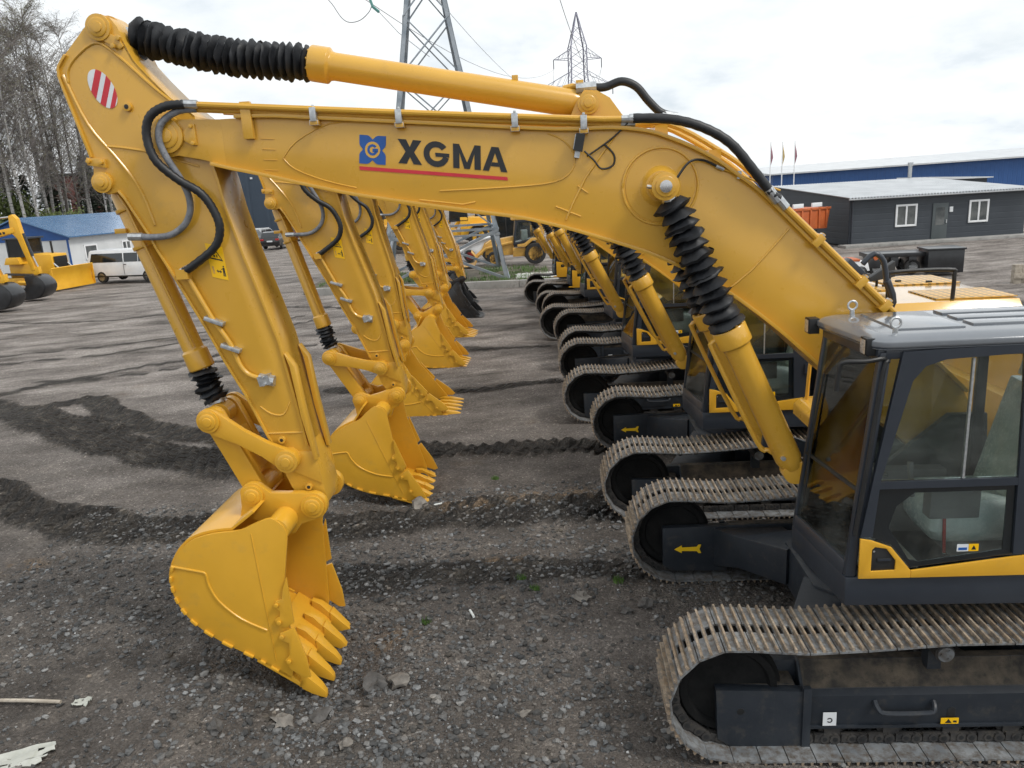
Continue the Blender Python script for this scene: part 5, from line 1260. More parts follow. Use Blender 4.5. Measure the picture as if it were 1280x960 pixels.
# ---- kerb, grass, white chippings by the pylon
k = MB(CONC)
for i in range(5):
    k.bx(-9.0+i*2.4, -9.0+i*2.4+2.38, -0.14, 0.14, -0.2, 0.30)
o = k.build('kerb', None, 0.015, kind='structure'); o.location = (0, 34.9, -0.05); o.rotation_euler = (0, 0, R(-7))
bank = MB(paint('bank_soil', (0.06, 0.05, 0.035), (0.13, 0.11, 0.08), 0.9, 3.0))
bank.prism([(-9.5, 36.4), (-9.5, 42.2), (2.2, 41.0), (2.4, 34.9)], -0.1, 0.17, 'z')
bank.build('grass_verge', kind='structure')
g = MB(LEAFG)
for i in range(9000):
    x = random.uniform(-9, 2.1); y = random.uniform(35.0, 41.5)
    if y < 35.1 - 0.12*x or noise.noise(V((x*0.9, y*0.7, 2))) < -0.12: continue
    a = random.uniform(0, 6.28); l = random.uniform(0.08, 0.26); w = 0.012
    g.add([(x-w*math.sin(a), y+w*math.cos(a), 0.16), (x+w*math.sin(a), y-w*math.cos(a), 0.16), (x+math.cos(a)*l*0.5, y+math.sin(a)*l*0.5, 0.16+l)], [(0, 1, 2)])
tag(g.build('grass', None, 0, 0, normals=False), 'bright green grass growing round the feet of the pylon', 'grass', kind='stuff')
wp_ = MB(paint('white_chips', (0.5, 0.5, 0.48), (0.75, 0.75, 0.72), 0.9, 12))
for i in range(500):
    x = random.uniform(0.5, 2.3); y = random.uniform(36.0, 37.9); s = random.uniform(0.03, 0.08)
    wp_.sph((x, y, 0.18), s, 1, (1, 1, 0.6), 0.4)
tag(wp_.build('white_chippings', None, 0, 0, normals=False), 'white stone chippings spread beside the pylon leg', 'chippings', kind='stuff')

# ---- pylons
def pylon(name, loc, rz, lab, hw, zs, arms, r, mt, girts=()):
    t = thing(name, loc, rz, lab, 'pylon', 'power line pylons')
    def P(z, sx, sy): w_ = hw(z); return V((sx*w_, sy*w_, z))
    cs = [(1, -1), (1, 1), (-1, 1), (-1, -1)]
    for sx, sy in cs:
        b_ = MB(mt)
        pts = [P(z, sx, sy) for z in zs]
        for i in range(len(pts)-1):
            a, c = pts[i], pts[i+1]
            for dx, dy in ((1, 0), (0, 1)):          # an angle section: two flanges
                ex = V((-sx*r*2*dx, -sy*r*2*dy, 0)); th = V((-sx*r*0.3*(1-dx), -sy*r*0.3*(1-dy), 0))
                b_.hexa([a, a+ex, a+ex+th, a+th], [c, c+ex, c+ex+th, c+th])
        b_.build('leg', t, 0, 0)
    br = MB(mt)
    for i in range(len(zs)-1):
        for q in range(4):
            (ax, ay), (bx, by) = cs[q], cs[(q+1) % 4]
            off = V(((ax+bx)*r*0.25, (ay+by)*r*0.25, 0))
            rb = r*(0.85 if (girts and i < 1) else 0.42); br.tube([P(zs[i], ax, ay), P(zs[i+1], bx, by)], rb, 4); br.tube([P(zs[i], bx, by)-off, P(zs[i+1], ax, ay)-off], rb, 4)
    for z in girts:
        for q in range(4):
            (ax, ay), (bx, by) = cs[q], cs[(q+1) % 4]
            br.tube([P(z, ax, ay), P(z, bx, by)], r*0.75, 4); br.tube([P(z-0.25, ax, ay), P(z-0.25, bx, by)], r*0.6, 4)
    br.build('bracing', t, 0, 0)
    for z, w_, dz in arms:
        for s in (1, -1):
            a = MB(mt); tip = V((s*w_, 0, z)); h0 = hw(z)
            for sy in (1, -1):
                a.tube([V((s*h0, sy*h0, z)), tip], r*0.6, 4); a.tube([V((s*hw(z+dz), sy*hw(z+dz), z+dz)), tip], r*0.5, 4)
                for q in range(1, 4):
                    f = q/4; a.tube([V((s*h0, sy*h0, z)).lerp(tip, f), V((s*hw(z+dz), sy*hw(z+dz), z+dz)).lerp(tip, f-0.2)], r*0.35, 4)
            ins = MB(HOSEG); ins.tube([tip, tip+V((0, 0, -1.6))], r*0.9, 6)
            ao = a.build('crossarm', t, 0, 0); ins.build('insulator', ao, 0, 0)
    return t
def hw1(z): return max(0.75, 2.95 - 0.160*z)
near_p = pylon('lattice_pylon', (-3.0, 39.1, 0.12), R(4), 'large grey lattice pylon rising behind the nearest boom, its top cut off', hw1, [0, 2.3, 6.0, 9.2, 11.9, 14.0, 16.5, 19, 21.5, 24], [(16.5, 5.5, 2.0), (20.5, 4.2, 2.0)], 0.10, GALV, (2.35,))
def hw2(z): return 2.6-0.045*z if z < 24 else (1.52-0.006*(z-24) if z < 28 else max(0.12, 1.5-0.25*(z-28)))
far_p = pylon('lattice_pylon', (15.07, 150, 0), R(6), 'distant slender lattice pylon with crossarms, above the joint of boom and cylinder', hw2, [0, 6, 11.5, 16, 20, 22.4, 24.2, 26, 28, 30, 31.6, 33.8], [(21.4, 6.4, 2.4), (26.0, 4.4, 1.6)], 0.10, PYL)
WIRE = paint('aluminium_wire', (0.22, 0.23, 0.25), (0.3, 0.31, 0.33), 0.5, 3.0)
wires = [((-8.3, 39, 14.9), (10.7, 150, 24.4), 3.0, 'left'), ((2.5, 39, 14.9), (19.4, 150, 24.4), 3.5, 'right'), ((-7.0, 39, 18.9), (8.7, 150, 19.8), 2.0, 'lower left'),
         ((10.7, 150, 24.4), (22, 330, 30), 4, 'far left'), ((19.4, 150, 24.4), (34, 330, 30), 4, 'far right'), ((-8.3, 39, 14.9), (-60, -60, 22), 3, 'near left')]
for a, c, sag, nm in wires:
    a, c = V(a), V(c); w_ = MB(WIRE)
    w_.tube([a.lerp(c, i/16) - V((0, 0, 4*sag*(i/16)*(1-i/16))) for i in range(17)], 0.022, 5)
    tag(w_.build('power_cable', None, 0, 0), 'thin overhead power cable, the %s one strung from the pylons' % nm, 'power cable', 'overhead power cables')
w_ = MB(WIRE); w_.tube([(-7.9, 40, 13.6), (-7.48, 40, 13.11), (-7.1, 40, 12.5), (-6.73, 40, 12.27), (-6.2, 40, 12.35), (-5.75, 40, 12.7), (-5.61, 40, 13.0)], 0.02, 5, 4)
w_.m(paint('insulator_glass', (0.10, 0.30, 0.28), (0.16, 0.4, 0.36), 0.2, 5)).tube([(-5.70, 40, 13.3), (-5.58, 40, 12.9), (-5.30, 40, 12.65)], 0.07, 6)
w_.m(WIRE).tube([(-5.3, 40, 12.65), (-4.4, 39.5, 11.6), (-3.0, 39, 10.4)], 0.015, 5)
tag(w_.build('jumper_cable', None, 0, 0), 'hanging loop of cable with a green glass insulator at the top edge', 'power cable')

# ---- dark clad office building on the right
def cladding(name, c1, c2, pitch, axis='z', dep=0.02, rough=0.5):
    m, nt, b, out = new_mat(name)
    n = nz(nt, 0.8, 5); nt.links.new(ramp(nt, n.outputs[0], [(0.3, c1), (0.7, c2)]).outputs[0], b.inputs['Base Color'])
    tc = nt.nodes.new('ShaderNodeTexCoord'); s = nt.nodes.new('ShaderNodeSeparateXYZ'); nt.links.new(tc.outputs['Object'], s.inputs[0])
    q = nt.nodes.new('ShaderNodeMath'); q.operation = 'PINGPONG'; q.inputs[1].default_value = pitch/2
    if axis == 'xy':
        ad = nt.nodes.new('ShaderNodeMath'); ad.operation = 'ADD'; nt.links.new(s.outputs[0], ad.inputs[0]); nt.links.new(s.outputs[1], ad.inputs[1]); nt.links.new(ad.outputs[0], q.inputs[0])
    else: nt.links.new(s.outputs[2], q.inputs[0])
    r_ = ramp(nt, q.outputs[0], [(0.0, 0.0), (min(0.9, pitch*0.12), 1.0)])
    bump(nt, b, r_.outputs[0], 0.8, dep); b.inputs['Roughness'].default_value = rough
    return m
CLAD = cladding('dark_cladding', (0.036, 0.044, 0.055), (0.047, 0.056, 0.068), 0.34, 'z', 0.006)
bd = thing('office_building', (19.67, 44.8, 0), R(4.4), 'low dark grey clad building with white framed windows and corrugated roof', 'building')
w_ = MB(CLAD); w_.add([(0, 0, 0), (10.6, 0, 0), (10.6, 10.2, 0), (0, 10.2, 0), (0, 0, 2.62), (10.6, 0, 2.62), (10.6, 10.2, 3.28), (0, 10.2, 3.28)], [(0, 3, 2, 1), (4, 5, 6, 7), (0, 1, 5, 4), (1, 2, 6, 5), (2, 3, 7, 6), (3, 0, 4, 7)])
w_.build('wall', bd, 0, 0)
w_ = MB(CONC); w_.bx(-0.6, 11.5, -0.9, -0.005, -0.1, 0.07); w_.build('plinth', bd, 0.01)
ROOFM = paint('zinc_roof', (0.50, 0.52, 0.54), (0.62, 0.64, 0.66), 0.35, 0.8, metal=0.35, coat=0.2)
r = MB(ROOFM); n = 240; vs = []; fs = []
for i in range(n+1):
    x = -0.25 + 11.2*i/n; dz = 0.04*math.sin(2*math.pi*i/4+0.7)
    for y, z in ((-0.3, 2.66), (10.5, 3.36)): vs += [(x, y, z+dz), (x, y, z+dz-0.02)]
for i in range(n):
    a = i*4; c = a+4; fs += [(a, c, c+2, a+2), (a+1, a+3, c+3, c+1), (a, a+1, c+1, c), (a+2, c+2, c+3, a+3)]
r.add(vs, fs); r.build('corrugated_roof', bd, 0, 0)
def window(par, x0, x1, z0, z1, y=0, mull=1):
    f = MB(WHT); t = 0.11
    f.bx(x0, x1, y-0.06, y-0.003, z0, z0+t); f.bx(x0, x1, y-0.06, y-0.003, z1-t, z1); f.bx(x0, x0+t, y-0.061, y-0.003, z0, z1); f.bx(x1-t, x1, y-0.061, y-0.003, z0, z1)
    if mull: f.bx((x0+x1)/2-0.05, (x0+x1)/2+0.05, y-0.059, y-0.003, z0, z1)
    fo = f.build('window', par, 0.008)
    p = MB(PANE); p.bx(x0+t, x1-t, y-0.03, y-0.002, z0+t, z1-t); p.build('pane', fo, 0, 0)
window(bd, 2.72, 4.0, 0.88, 2.13); window(bd, 7.12, 8.32, 0.88, 2.15)
d = MB(paint('grey_door', (0.07, 0.085, 0.09), (0.085, 0.1, 0.105), 0.5, 2)); d.bx(4.94, 5.86, -0.05, -0.002, 0.06, 2.08); do = d.build('door', bd, 0.01)
d = MB(PANE); d.bx(5.12, 5.66, -0.06, -0.049, 0.85, 1.85); d.build('pane', do, 0, 0)
d = MB(ZINC); d.bx(5.74, 5.80, -0.10, -0.05, 0.95, 1.15); d.build('door_handle', do)
w_ = MB(ZINC); w_.bx(-0.25, 10.85, -0.42, -0.31, 2.53, 2.61); w_.build('gutter', bd, 0.01)
w_ = MB(GRY); w_.cyl((0.12, -0.07, 0.05), (0.12, -0.07, 2.55), 0.04, n=10); w_.tube([(0.12, -0.07, 2.45), (0.12, -0.3, 2.56)], 0.04, 8); w_.build('downpipe', bd)
w_ = MB(GRY); w_.bx(-0.03, 0.05, -0.03, -0.001, 0.02, 2.6); w_.bx(-0.03, -0.001, -0.03, 0.05, 0.02, 2.6); w_.build('corner_trim', bd)
w_ = MB(WHTD); w_.bx(5.95, 6.15, -0.05, -0.003, 1.55, 1.85); w_.build('meter_box', bd, 0.01)
an = thing('annex', (33.4, 62, 0), R(3), 'small corrugated roofed annex behind the dark building', 'building')
w_ = MB(CLAD); w_.bx(0, 4.6, 0, 4, 0, 3.0); w_.build('wall', an, 0, 0)
w_ = MB(ROOFM); w_.prism([(-0.3, 3.02), (4.9, 2.98), (4.9, 3.06), (-0.3, 3.3)], -0.3, 4.3); w_.build('roof', an, 0.01)
c = MB(ZINC); c.cyl((29.2, 57, 0), (29.2, 57, 4.3), 0.13, n=14); c.cyl((29.2, 57, 4.2), (29.2, 57, 4.45), 0.18, n=14)
tag(c.build('flue_pipe'), 'upright metal flue pipe behind the roof of the dark building', 'chimney')
BLUC = cladding('blue_cladding', (0.018, 0.075, 0.235), (0.024, 0.09, 0.27), 0.5, 'xy', 0.03)
bh = thing('warehouse', (31.0, 91, 0), R(-3), 'long blue clad warehouse with a pale roof at the right edge', 'building')
w_ = MB(BLUC); w_.add([(0, 0, 0), (62, 0, 0), (62, 30, 0), (0, 30, 0), (0, 0, 3.95), (62, 0, 4.9), (62, 30, 4.9), (0, 30, 3.95)], [(0, 3, 2, 1), (4, 5, 6, 7), (0, 1, 5, 4), (1, 2, 6, 5), (2, 3, 7, 6), (3, 0, 4, 7)]); w_.build('wall', bh, 0, 0)
w_ = MB(ROOFM); w_.hexa([V((-0.6, -0.6, 3.97)), V((-0.6, 30.6, 3.97)), V((-0.6, 15, 4.9)), V((-0.6, -0.6, 4.12))], [V((62.6, -0.6, 4.93)), V((62.6, 30.6, 4.93)), V((62.6, 15, 6.2)), V((62.6, -0.6, 5.12))]); w_.build('roof', bh, 0, 0)
for i, (x, mt, lab) in enumerate(((25.25, FLAGR, 'leftmost'), (26.35, FLAGY, 'middle'), (27.5, FLAGR, 'rightmost'))):
    t = thing('flagpole', (x, 75, 0), 0.2, 'tall thin white flagpole with a limp %s flag, %s of three' % ('yellowish' if i == 1 else 'dark red', lab), 'flagpole', 'flagpoles behind the dark building')
    p = MB(WHT); p.cyl((0, 0, 0), (0, 0, 7.0), 0.06, 0.035, n=8); p.build('pole', t)
    f = MB(mt); f.loft([[V((0.05, -0.02, z)), V((0.05, 0.02, z)), V((0.05+w2, 0.08*math.sin(z*4), z-0.15)), V((0.05+w2, 0.08*math.sin(z*4)-0.03, z-0.15))] for z, w2 in ((6.7, 0.05), (6.3, 0.12), (5.8, 0.15), (5.4, 0.11), (5.1, 0.04))]); f.build('flag', t)

# ---- hut with the blue roof, brick building, dark hall
hu = thing('site_hut', (-29.6, 54, 0), math.atan2(0.98, 0.21), 'long white site hut with a blue metal roof behind the van', 'building')
w_ = MB(cladding('white_panels', (0.58, 0.60, 0.61), (0.68, 0.70, 0.71), 1.2, 'xy', 0.02)); w_.bx(0, 22, 0, 7.5, 0, 2.6); w_.build('wall', hu, 0, 0)
BROOF = paint('blue_roof', (0.085, 0.19, 0.36), (0.11, 0.23, 0.41), 0.25, 0.6, metal=0.2, coat=0.6)
w_ = MB(BROOF); w_.hexa([V((-0.35, -0.4, 2.6)), V((-0.35, 3.75, 4.0)), V((-0.35, 3.75, 4.08)), V((-0.35, -0.4, 2.68))], [V((22.3, -0.4, 2.6)), V((22.3, 3.75, 4.0)), V((22.3, 3.75, 4.08)), V((22.3, -0.4, 2.68))])
w_.hexa([V((-0.35, 7.9, 2.6)), V((-0.35, 3.75, 4.0)), V((-0.35, 3.75, 4.08)), V((-0.35, 7.9, 2.68))], [V((22.3, 7.9, 2.6)), V((22.3, 3.75, 4.0)), V((22.3, 3.75, 4.08)), V((22.3, 7.9, 2.68))]); w_.build('roof', hu, 0, 0)
w_ = MB(paint('blue_gable', (0.012, 0.075, 0.27), (0.018, 0.09, 0.3), 0.5, 1)); w_.prism([(-0.1, 2.45), (7.6, 2.45), (7.6, 2.62), (3.75, 3.98), (-0.1, 2.62)], -0.06, -0.003, 'x'); w_.bx(-0.05, -0.003, 0.0, 0.14, 0, 2.5); w_.build('gable', hu, 0, 0)
for i, x in enumerate((1.3, 5.2, 8.4, 11.0, 14.5)): window(hu, x, x+(1.0 if i else 1.3), 0.95, 2.0, 0, 1 if i else 0)
brk = thing('brick_building', (-51, 96, 0), R(10), 'old red brown brick building half hidden behind the birches', 'building')
w_ = MB(paint('old_brick', (0.10, 0.035, 0.03), (0.15, 0.05, 0.04), 0.9, 0.8, dirt=(0.05, 0.04, 0.04))); w_.bx(-3, 9, 0, 14, 0, 8.4); w_.build('wall', brk, 0, 0)
w_ = MB(BLK); w_.bx(-3.2, 9.2, -0.2, 14.2, 8.41, 8.7); w_.build('roof', brk, 0, 0)
for i in range(4):
    for z in (1.2, 4.0): window(brk, -1.8+i*2.6, -0.4+i*2.6, z, z+1.7)
dh = thing('industrial_hall', (-40, 112, 0), R(3), 'tall dark blue grey industrial hall behind the parked cars', 'building')
w_ = MB(cladding('hall_cladding', (0.040, 0.060, 0.088), (0.048, 0.070, 0.10), 2.4, 'xy', 0.03)); w_.bx(0, 24, 0, 30, 0, 11); w_.build('wall', dh, 0, 0)
w_ = MB(GRY); w_.bx(-0.3, 24.3, -0.3, 30.3, 11.01, 11.4); w_.build('roof', dh, 0, 0)
w_ = MB(WHTD); w_.bx(5.2, 5.5, -0.15, -0.003, 7.3, 7.55); w_.build('floodlight', dh, 0, 0)

# ---- trees
m, nt, b, out = new_mat('birch_bark')
n = nz(nt, 1.0, 5, 0.6, stretch=(2, 2, 9)); nt.links.new(ramp(nt, n.outputs[0], [(0.36, (0.05, 0.045, 0.04)), (0.46, (0.34, 0.33, 0.315)), (0.7, (0.5, 0.49, 0.47))]).outputs[0], b.inputs['Base Color']); b.inputs['Roughness'].default_value = 0.85
BARK = m
TWIG = paint('birch_twig', (0.165, 0.145, 0.135), (0.245, 0.22, 0.205), 0.9, 0.5)
BUD = paint('birch_buds', (0.10, 0.105, 0.04), (0.16, 0.16, 0.07), 0.8, 0.6)
DBARK = paint('dark_bark', (0.05, 0.043, 0.037), (0.09, 0.078, 0.068), 0.9, 1.0)
def birch(seed, h, bark):
    rd = random.Random(seed)
    t = thing('birch_tree', (0, 0, 0), 0, 'bare white trunked birch in the stand behind the blue roofed hut', 'tree', 'birches behind the hut')
    lean = rd.uniform(-0.02, 0.03); pts = []
    for i in range(9):
        f = i/8; pts.append(V((lean*h*f*f + 0.16*math.sin(f*5+seed), 0.16*math.sin(f*4+seed*2), h*f)))
    r0 = 0.0085*h
    tr = MB(bark); tr.tube(pts, r0, 8, 3, rf=lambda i, n: r0*(1-i/n)**0.85+0.012); tr.build('trunk', t, 0, 60)
    cr = MB(TWIG)
    sp_ = spline(pts, 6)
    for b_ in range(56):
        f = 0.30+0.68*(b_/44)**0.85; base = sp_[min(len(sp_)-1, int(f*(len(sp_)-1)))]
        a = rd.uniform(0, 6.28); L_ = h*0.20*(1.45-f)*rd.uniform(0.7, 1.3)+0.5
        d = V((math.cos(a), math.sin(a), rd.uniform(0.7, 1.5))).normalized()
        p = [base, base+d*L_*0.5+V((0, 0, 0.05*L_)), base+d*L_+V((0, 0, 0.10*L_))]
        cr.m(TWIG).tube(p, 0.03, 4, 0, rf=lambda i, n: 0.026*(1-f*0.5)*(1-i/n)+0.007)
        for s in range(8):
            g_ = 0.25+0.75*s/8; q = p[0].lerp(p[2], g_); a2 = a+rd.uniform(-1.4, 1.4); l2 = L_*rd.uniform(0.25, 0.5)
            d2 = V((math.cos(a2), math.sin(a2), rd.uniform(0.1, 1.0))).normalized(); e = q+d2*l2
            cr.m(TWIG).tube([q, q+d2*l2*0.55, e+V((0, 0, -0.08*l2))], 0.012, 3, 0, rf=lambda i, n: 0.009*(1-i/n)+0.004)
            for w3 in range(5):
                q3 = q.lerp(e, 0.3+0.7*w3/5); a3 = rd.uniform(0, 6.28); d3 = V((math.cos(a3), math.sin(a3), rd.uniform(-0.7, 0.6))).normalized()
                l3 = rd.uniform(0.25, 0.7); e3 = q3+d3*l3
                cr.m(TWIG).tube([q3, e3+V((0, 0, -0.1))], 0.006, 3, 0, rf=lambda i, n: 0.005-0.0015*i)
                if rd.random() < 0.5:
                    cr.m(BUD)
                    for _ in range(2):
                        c_ = q3.lerp(e3, rd.random()); z_ = 0.035
                        cr.add([c_+V((z_, 0, 0)), c_+V((0, z_, z_)), c_+V((-z_, 0, -z_))], [(0, 1, 2)])
    cr.build('crown', t, 0, 0, normals=False)
    return t
kinds = [birch(3, 19.5, BARK), birch(8, 18, BARK), birch(14, 21, BARK), birch(21, 19, DBARK)]
spots = [(-47.5, 77, 0, 1.0), (-45.4, 72, 1, 1.05), (-44.8, 80, 2, 1.0), (-43.3, 76, 0, 0.98), (-42.6, 70, 2, 0.92), (-41.9, 74, 1, 1.05), (-41.0, 69, 0, 0.95),
         (-40.2, 78, 2, 0.95), (-39.6, 73, 3, 0.86), (-38.8, 76, 1, 0.80), (-37.8, 72, 3, 0.74), (-37.0, 78, 1, 0.78), (-36.6, 74, 0, 0.62), (-46.6, 69, 2, 0.95), (-49, 74, 1, 1.05), (-43.8, 68, 3, 0.9), (-35.2, 77, 2, 0.6), (-50.5, 79, 2, 1.0), (-46.0, 75, 0, 1.08), (-44.2, 73, 1, 1.1), (-42.2, 77, 2, 1.02), (-41.4, 71, 1, 0.95), (-40.6, 75, 2, 0.9), (-48.2, 73, 2, 1.0), (-39.9, 69, 1, 0.8), (-38.3, 79, 0, 0.85)]
used = set()
for i, (x, y, kd, s) in enumerate(spots):
    o = kinds[kd] if kd not in used else copy_tree(kinds[kd]); used.add(kd)
    o.location = (x, y, 0); o.rotation_euler = (0, 0, i*1.3); o.scale = (s, s, s)
    if kd == 3: o['label'] = 'dark barked leafless tree among the white birches'
NEED = paint('spruce_needles', (0.045, 0.062, 0.042), (0.07, 0.09, 0.058), 0.8, 0.7)
LEAFY = paint('spring_leaves', (0.06, 0.085, 0.02), (0.115, 0.14, 0.04), 0.8, 0.6)
def spruce(seed, h):
    rd = random.Random(seed); t = thing('spruce_tree', (0, 0, 0), 0, 'dark spruce standing behind the birches', 'tree', 'spruces behind the birches')
    tr = MB(DBARK); tr.cyl((0, 0, 0), (0, 0, h*0.97), 0.2, 0.02, n=8); tr.build('trunk', t)
    cr = MB(NEED)
    for i in range(2600):
        f = rd.random()**0.8; z = h*(0.10+0.9*f); R_ = (1-f)*h*0.20+0.15; a = rd.uniform(0, 6.28); rr = R_*math.sqrt(rd.random())*(0.75+0.25*math.sin(z*5.5+a*3))
        c_ = V((rr*math.cos(a), rr*math.sin(a), z-0.25*rr)); u = V((math.cos(a), math.sin(a), -0.35))*rd.uniform(0.25, 0.55); s_ = V((-math.sin(a), math.cos(a), rd.uniform(-.4, .4)))*0.11
        cr.add([c_-s_, c_+u, c_+s_], [(0, 1, 2)])
    cr.build('crown', t, 0, 0, normals=False); return t
sp0 = spruce(2, 13)
for i, (x, y, s, lab) in enumerate(((-52, 84, 1.0, None), (-48.5, 86, 0.9, None), (-46.0, 83, 1.05, None), (-43.6, 85, 0.98, None), (-41.6, 84, 0.85, None), (-50, 82, 0.9, None), (-54, 83, 1.1, None), (-44.8, 88, 1.0, None), (-47.2, 80, 0.8, None))):
    o = sp0 if i == 0 else copy_tree(sp0); o.location = (x, y, 0); o.rotation_euler = (0, 0, i*0.9); o.scale = (s*1.2, s*1.2, s*0.78)
def bush(seed, lab):
    rd = random.Random(seed); t = thing('bush', (0, 0, 0), 0, lab, 'bush', 'bushes behind the hut')
    tr = MB(DBARK)
    for k_ in range(5): tr.cyl((0, 0, 0), (rd.uniform(-.8, .8), rd.uniform(-.8, .8), 1.6), 0.05, 0.02, n=6)
    tr.build('stem', t)
    cr = MB(LEAFY)
    cl = [V((rd.uniform(-1.5, 1.5), rd.uniform(-1.3, 1.3), rd.uniform(0.5, 3.2))) for _ in range(14)]
    for i in range(3200):
        c_ = rd.choice(cl) + V((rd.gauss(0, .42), rd.gauss(0, .42), rd.gauss(0, .38))); u = V((rd.uniform(-1, 1), rd.uniform(-1, 1), rd.uniform(-1, 1))).normalized()*0.10; v_ = u.orthogonal().normalized()*0.07
        cr.add([c_-u, c_+v_, c_+u, c_-v_], [(0, 1, 2, 3)])
    cr.build('foliage', t, 0, 0, normals=False); return t
b0 = bush(4, 'yellow green bush in young leaf at the foot of the birches')
for i, (x, y, s) in enumerate(((-46.2, 66, 1.2), (-43.5, 67.5, 0.9), (-41.2, 66, 0.8), (-39.2, 70, 1.0), (-37.6, 69, 1.05), (-48.5, 68, 1.4), (-44.8, 71, 1.5), (-50, 72, 1.6))):
    o = b0 if i == 0 else copy_tree(b0); o.location = (x, y, 0); o.rotation_euler = (0, 0, i*2.1); o.scale = (s, s, s*1.15)
wd = MB(NEED)
for i in range(16000):
    x = random.uniform(-110, 30); y = 190+random.uniform(0, 14); hgt = 9+3*noise.noise(V((x*0.05, 1, 1)))+2.5*noise.noise(V((x*0.3, 1, 4)))
    z = hgt*random.random(); u = V((random.uniform(-1, 1), random.uniform(-.5, .5), random.uniform(-1, 1)))*0.7; v_ = V((random.uniform(-1, 1), random.uniform(-.5, .5), random.uniform(-1, 1)))*0.7
    wd.add([V((x, y, z)), V((x, y, z))+u, V((x, y, z))+v_], [(0, 1, 2)])
tag(wd.build('wood', None, 0, 0, normals=False), 'far dark wood closing the yard behind the machines', 'wood', kind='stuff')

# ---- vehicles
def wheel(par, c, r, w, ax, rim=ZINC, ty=TYRE):
    a = V(ax); c = V(c)
    m_ = MB(ty); m_.lathe(c-a*w/2, a, [(0, r*0.62), (0, r*0.93), (w*0.12, r), (w*0.88, r), (w, r*0.93), (w, r*0.62)], 28)
    o = m_.build('wheel', par, 0, 40)
    m_ = MB(rim); m_.lathe(c-a*w*0.5, a, [(0, r*0.66), (w*0.10, r*0.60), (w*0.22, r*0.30), (w*0.12, r*0.15), (w*0.88, r*0.15), (w*0.78, r*0.3), (w*0.9, r*0.6), (w, r*0.66)], 24)
    m_.build('rim', o, 0, 40)
def car_body(name, loc, rz, lab, mt, prof, glass_prof, W_, wx, wr, group, cat='car', tail=TAIL):
    t = thing(name, loc, rz, lab, cat, group)
    b_ = MB(mt); secs = []
    for y, k_, dz in ((-W_, 0.985, -0.02), (-W_*0.96, 1, 0), (W_*0.96, 1, 0), (W_, 0.985, -0.02)):
        secs.append([V((x*k_, y*(1.0 if z < 1.0 else 1-0.16*(z-0.95)), z)) for x, z in prof])
    b_.loft(secs); b_.build('body', t, 0.03, 40)
    g_ = MB(DGLASS)
    for poly in glass_prof:
        for s in (1, -1): g_.hexa([V((x, s*(W_*(1-0.16*max(0, z-0.95))+0.002), z)) for x, z in poly], [V((x, s*(W_*(1-0.16*max(0, z-0.95))+0.012), z)) for x, z in poly])
    g_.build('side_window', t, 0, 0)
    for x in wx:
        for s in (1, -1): wheel(t, (x, s*(W_-0.10), wr), wr, 0.22, (0, 1, 0))
    return t
VP = [(-2.55, 0.35), (-2.62, 0.9), (-2.55, 1.2), (-2.42, 1.85), (-2.3, 1.93), (1.0, 1.95), (1.3, 1.86), (1.95, 1.18), (2.45, 1.0), (2.6, 0.75), (2.6, 0.35)]
van = car_body('van', (-22.6, 48.0, 0), R(-14), 'white passenger van with dark windows parked before the hut', WHT, VP,
               [[(-2.35, 1.22), (-0.05, 1.22), (-0.05, 1.74), (-2.22, 1.74)], [(0.05, 1.22), (1.0, 1.22), (1.0, 1.74), (0.05, 1.74)], [(1.05, 1.22), (1.75, 1.22), (1.2, 1.74), (1.05, 1.74)]], 0.95, (-1.65, 1.55), 0.34, None, 'van')
m_ = MB(BLK); m_.bx(-2.5, 2.5, -0.962, -0.955, 0.34, 0.42); m_.bx(0.0, 0.012, -0.966, -0.95, 0.45, 1.75); m_.bx(0.03, 0.2, -0.975, -0.95, 1.05, 1.09); m_.build('trim', van, 0, 0)
CP = [(-2.1, 0.3), (-2.18, 0.75), (-2.08, 1.02), (-1.75, 1.48), (-1.5, 1.55), (0.1, 1.56), (0.4, 1.48), (1.15, 1.0), (1.95, 0.86), (2.15, 0.65), (2.12, 0.3)]
CG = [[(-1.72, 1.02), (-0.75, 1.0), (-0.75, 1.42), (-1.55, 1.42)], [(-0.68, 1.0), (0.95, 1.0), (0.35, 1.42), (-0.68, 1.42)]]
for x, y, rz, mt, lab in ((-20.9, 73.5, 84, CARBLK, 'black hatchback seen from behind, nearest of the parked cars'), (-24.9, 78, 80, CARGRY, 'dark grey saloon left of the black hatchback'),
                          (-25.6, 84, 80, CARSIL, 'silver car behind the dark grey saloon'), (-22.6, 86, 95, CARRED, 'maroon car behind the black hatchback'), (-27.3, 79.5, 80, CARBLK, 'black car at the left end of the parked cars')):
    c_ = car_body('parked_car', (x, y, 0), R(rz), lab, mt, CP, CG, 0.88, (-1.35, 1.35), 0.32, 'cars parked before the dark hall')
    g_ = MB(DGLASS); g_.hexa([V((-2.065, s*0.75, 1.03)) for s in (-1, 1)]+[V((-1.78, s*0.66, 1.42)) for s in (1, -1)], [V((-2.085, s*0.75, 1.04)) for s in (-1, 1)]+[V((-1.80, s*0.66, 1.43)) for s in (1, -1)]); g_.build('rear_window', c_, 0, 0)
    for s in (1, -1): g_ = MB(TAIL); g_.bx(-2.19, -2.10, *sorted((s*0.55, s*0.86)), 0.78, 0.95); g_.build('tail_lamp', c_, 0.01)
    g_ = MB(WHTD); g_.bx(-2.195, -2.16, -0.26, 0.26, 0.66, 0.78); g_.build('number_plate', c_, 0, 0)

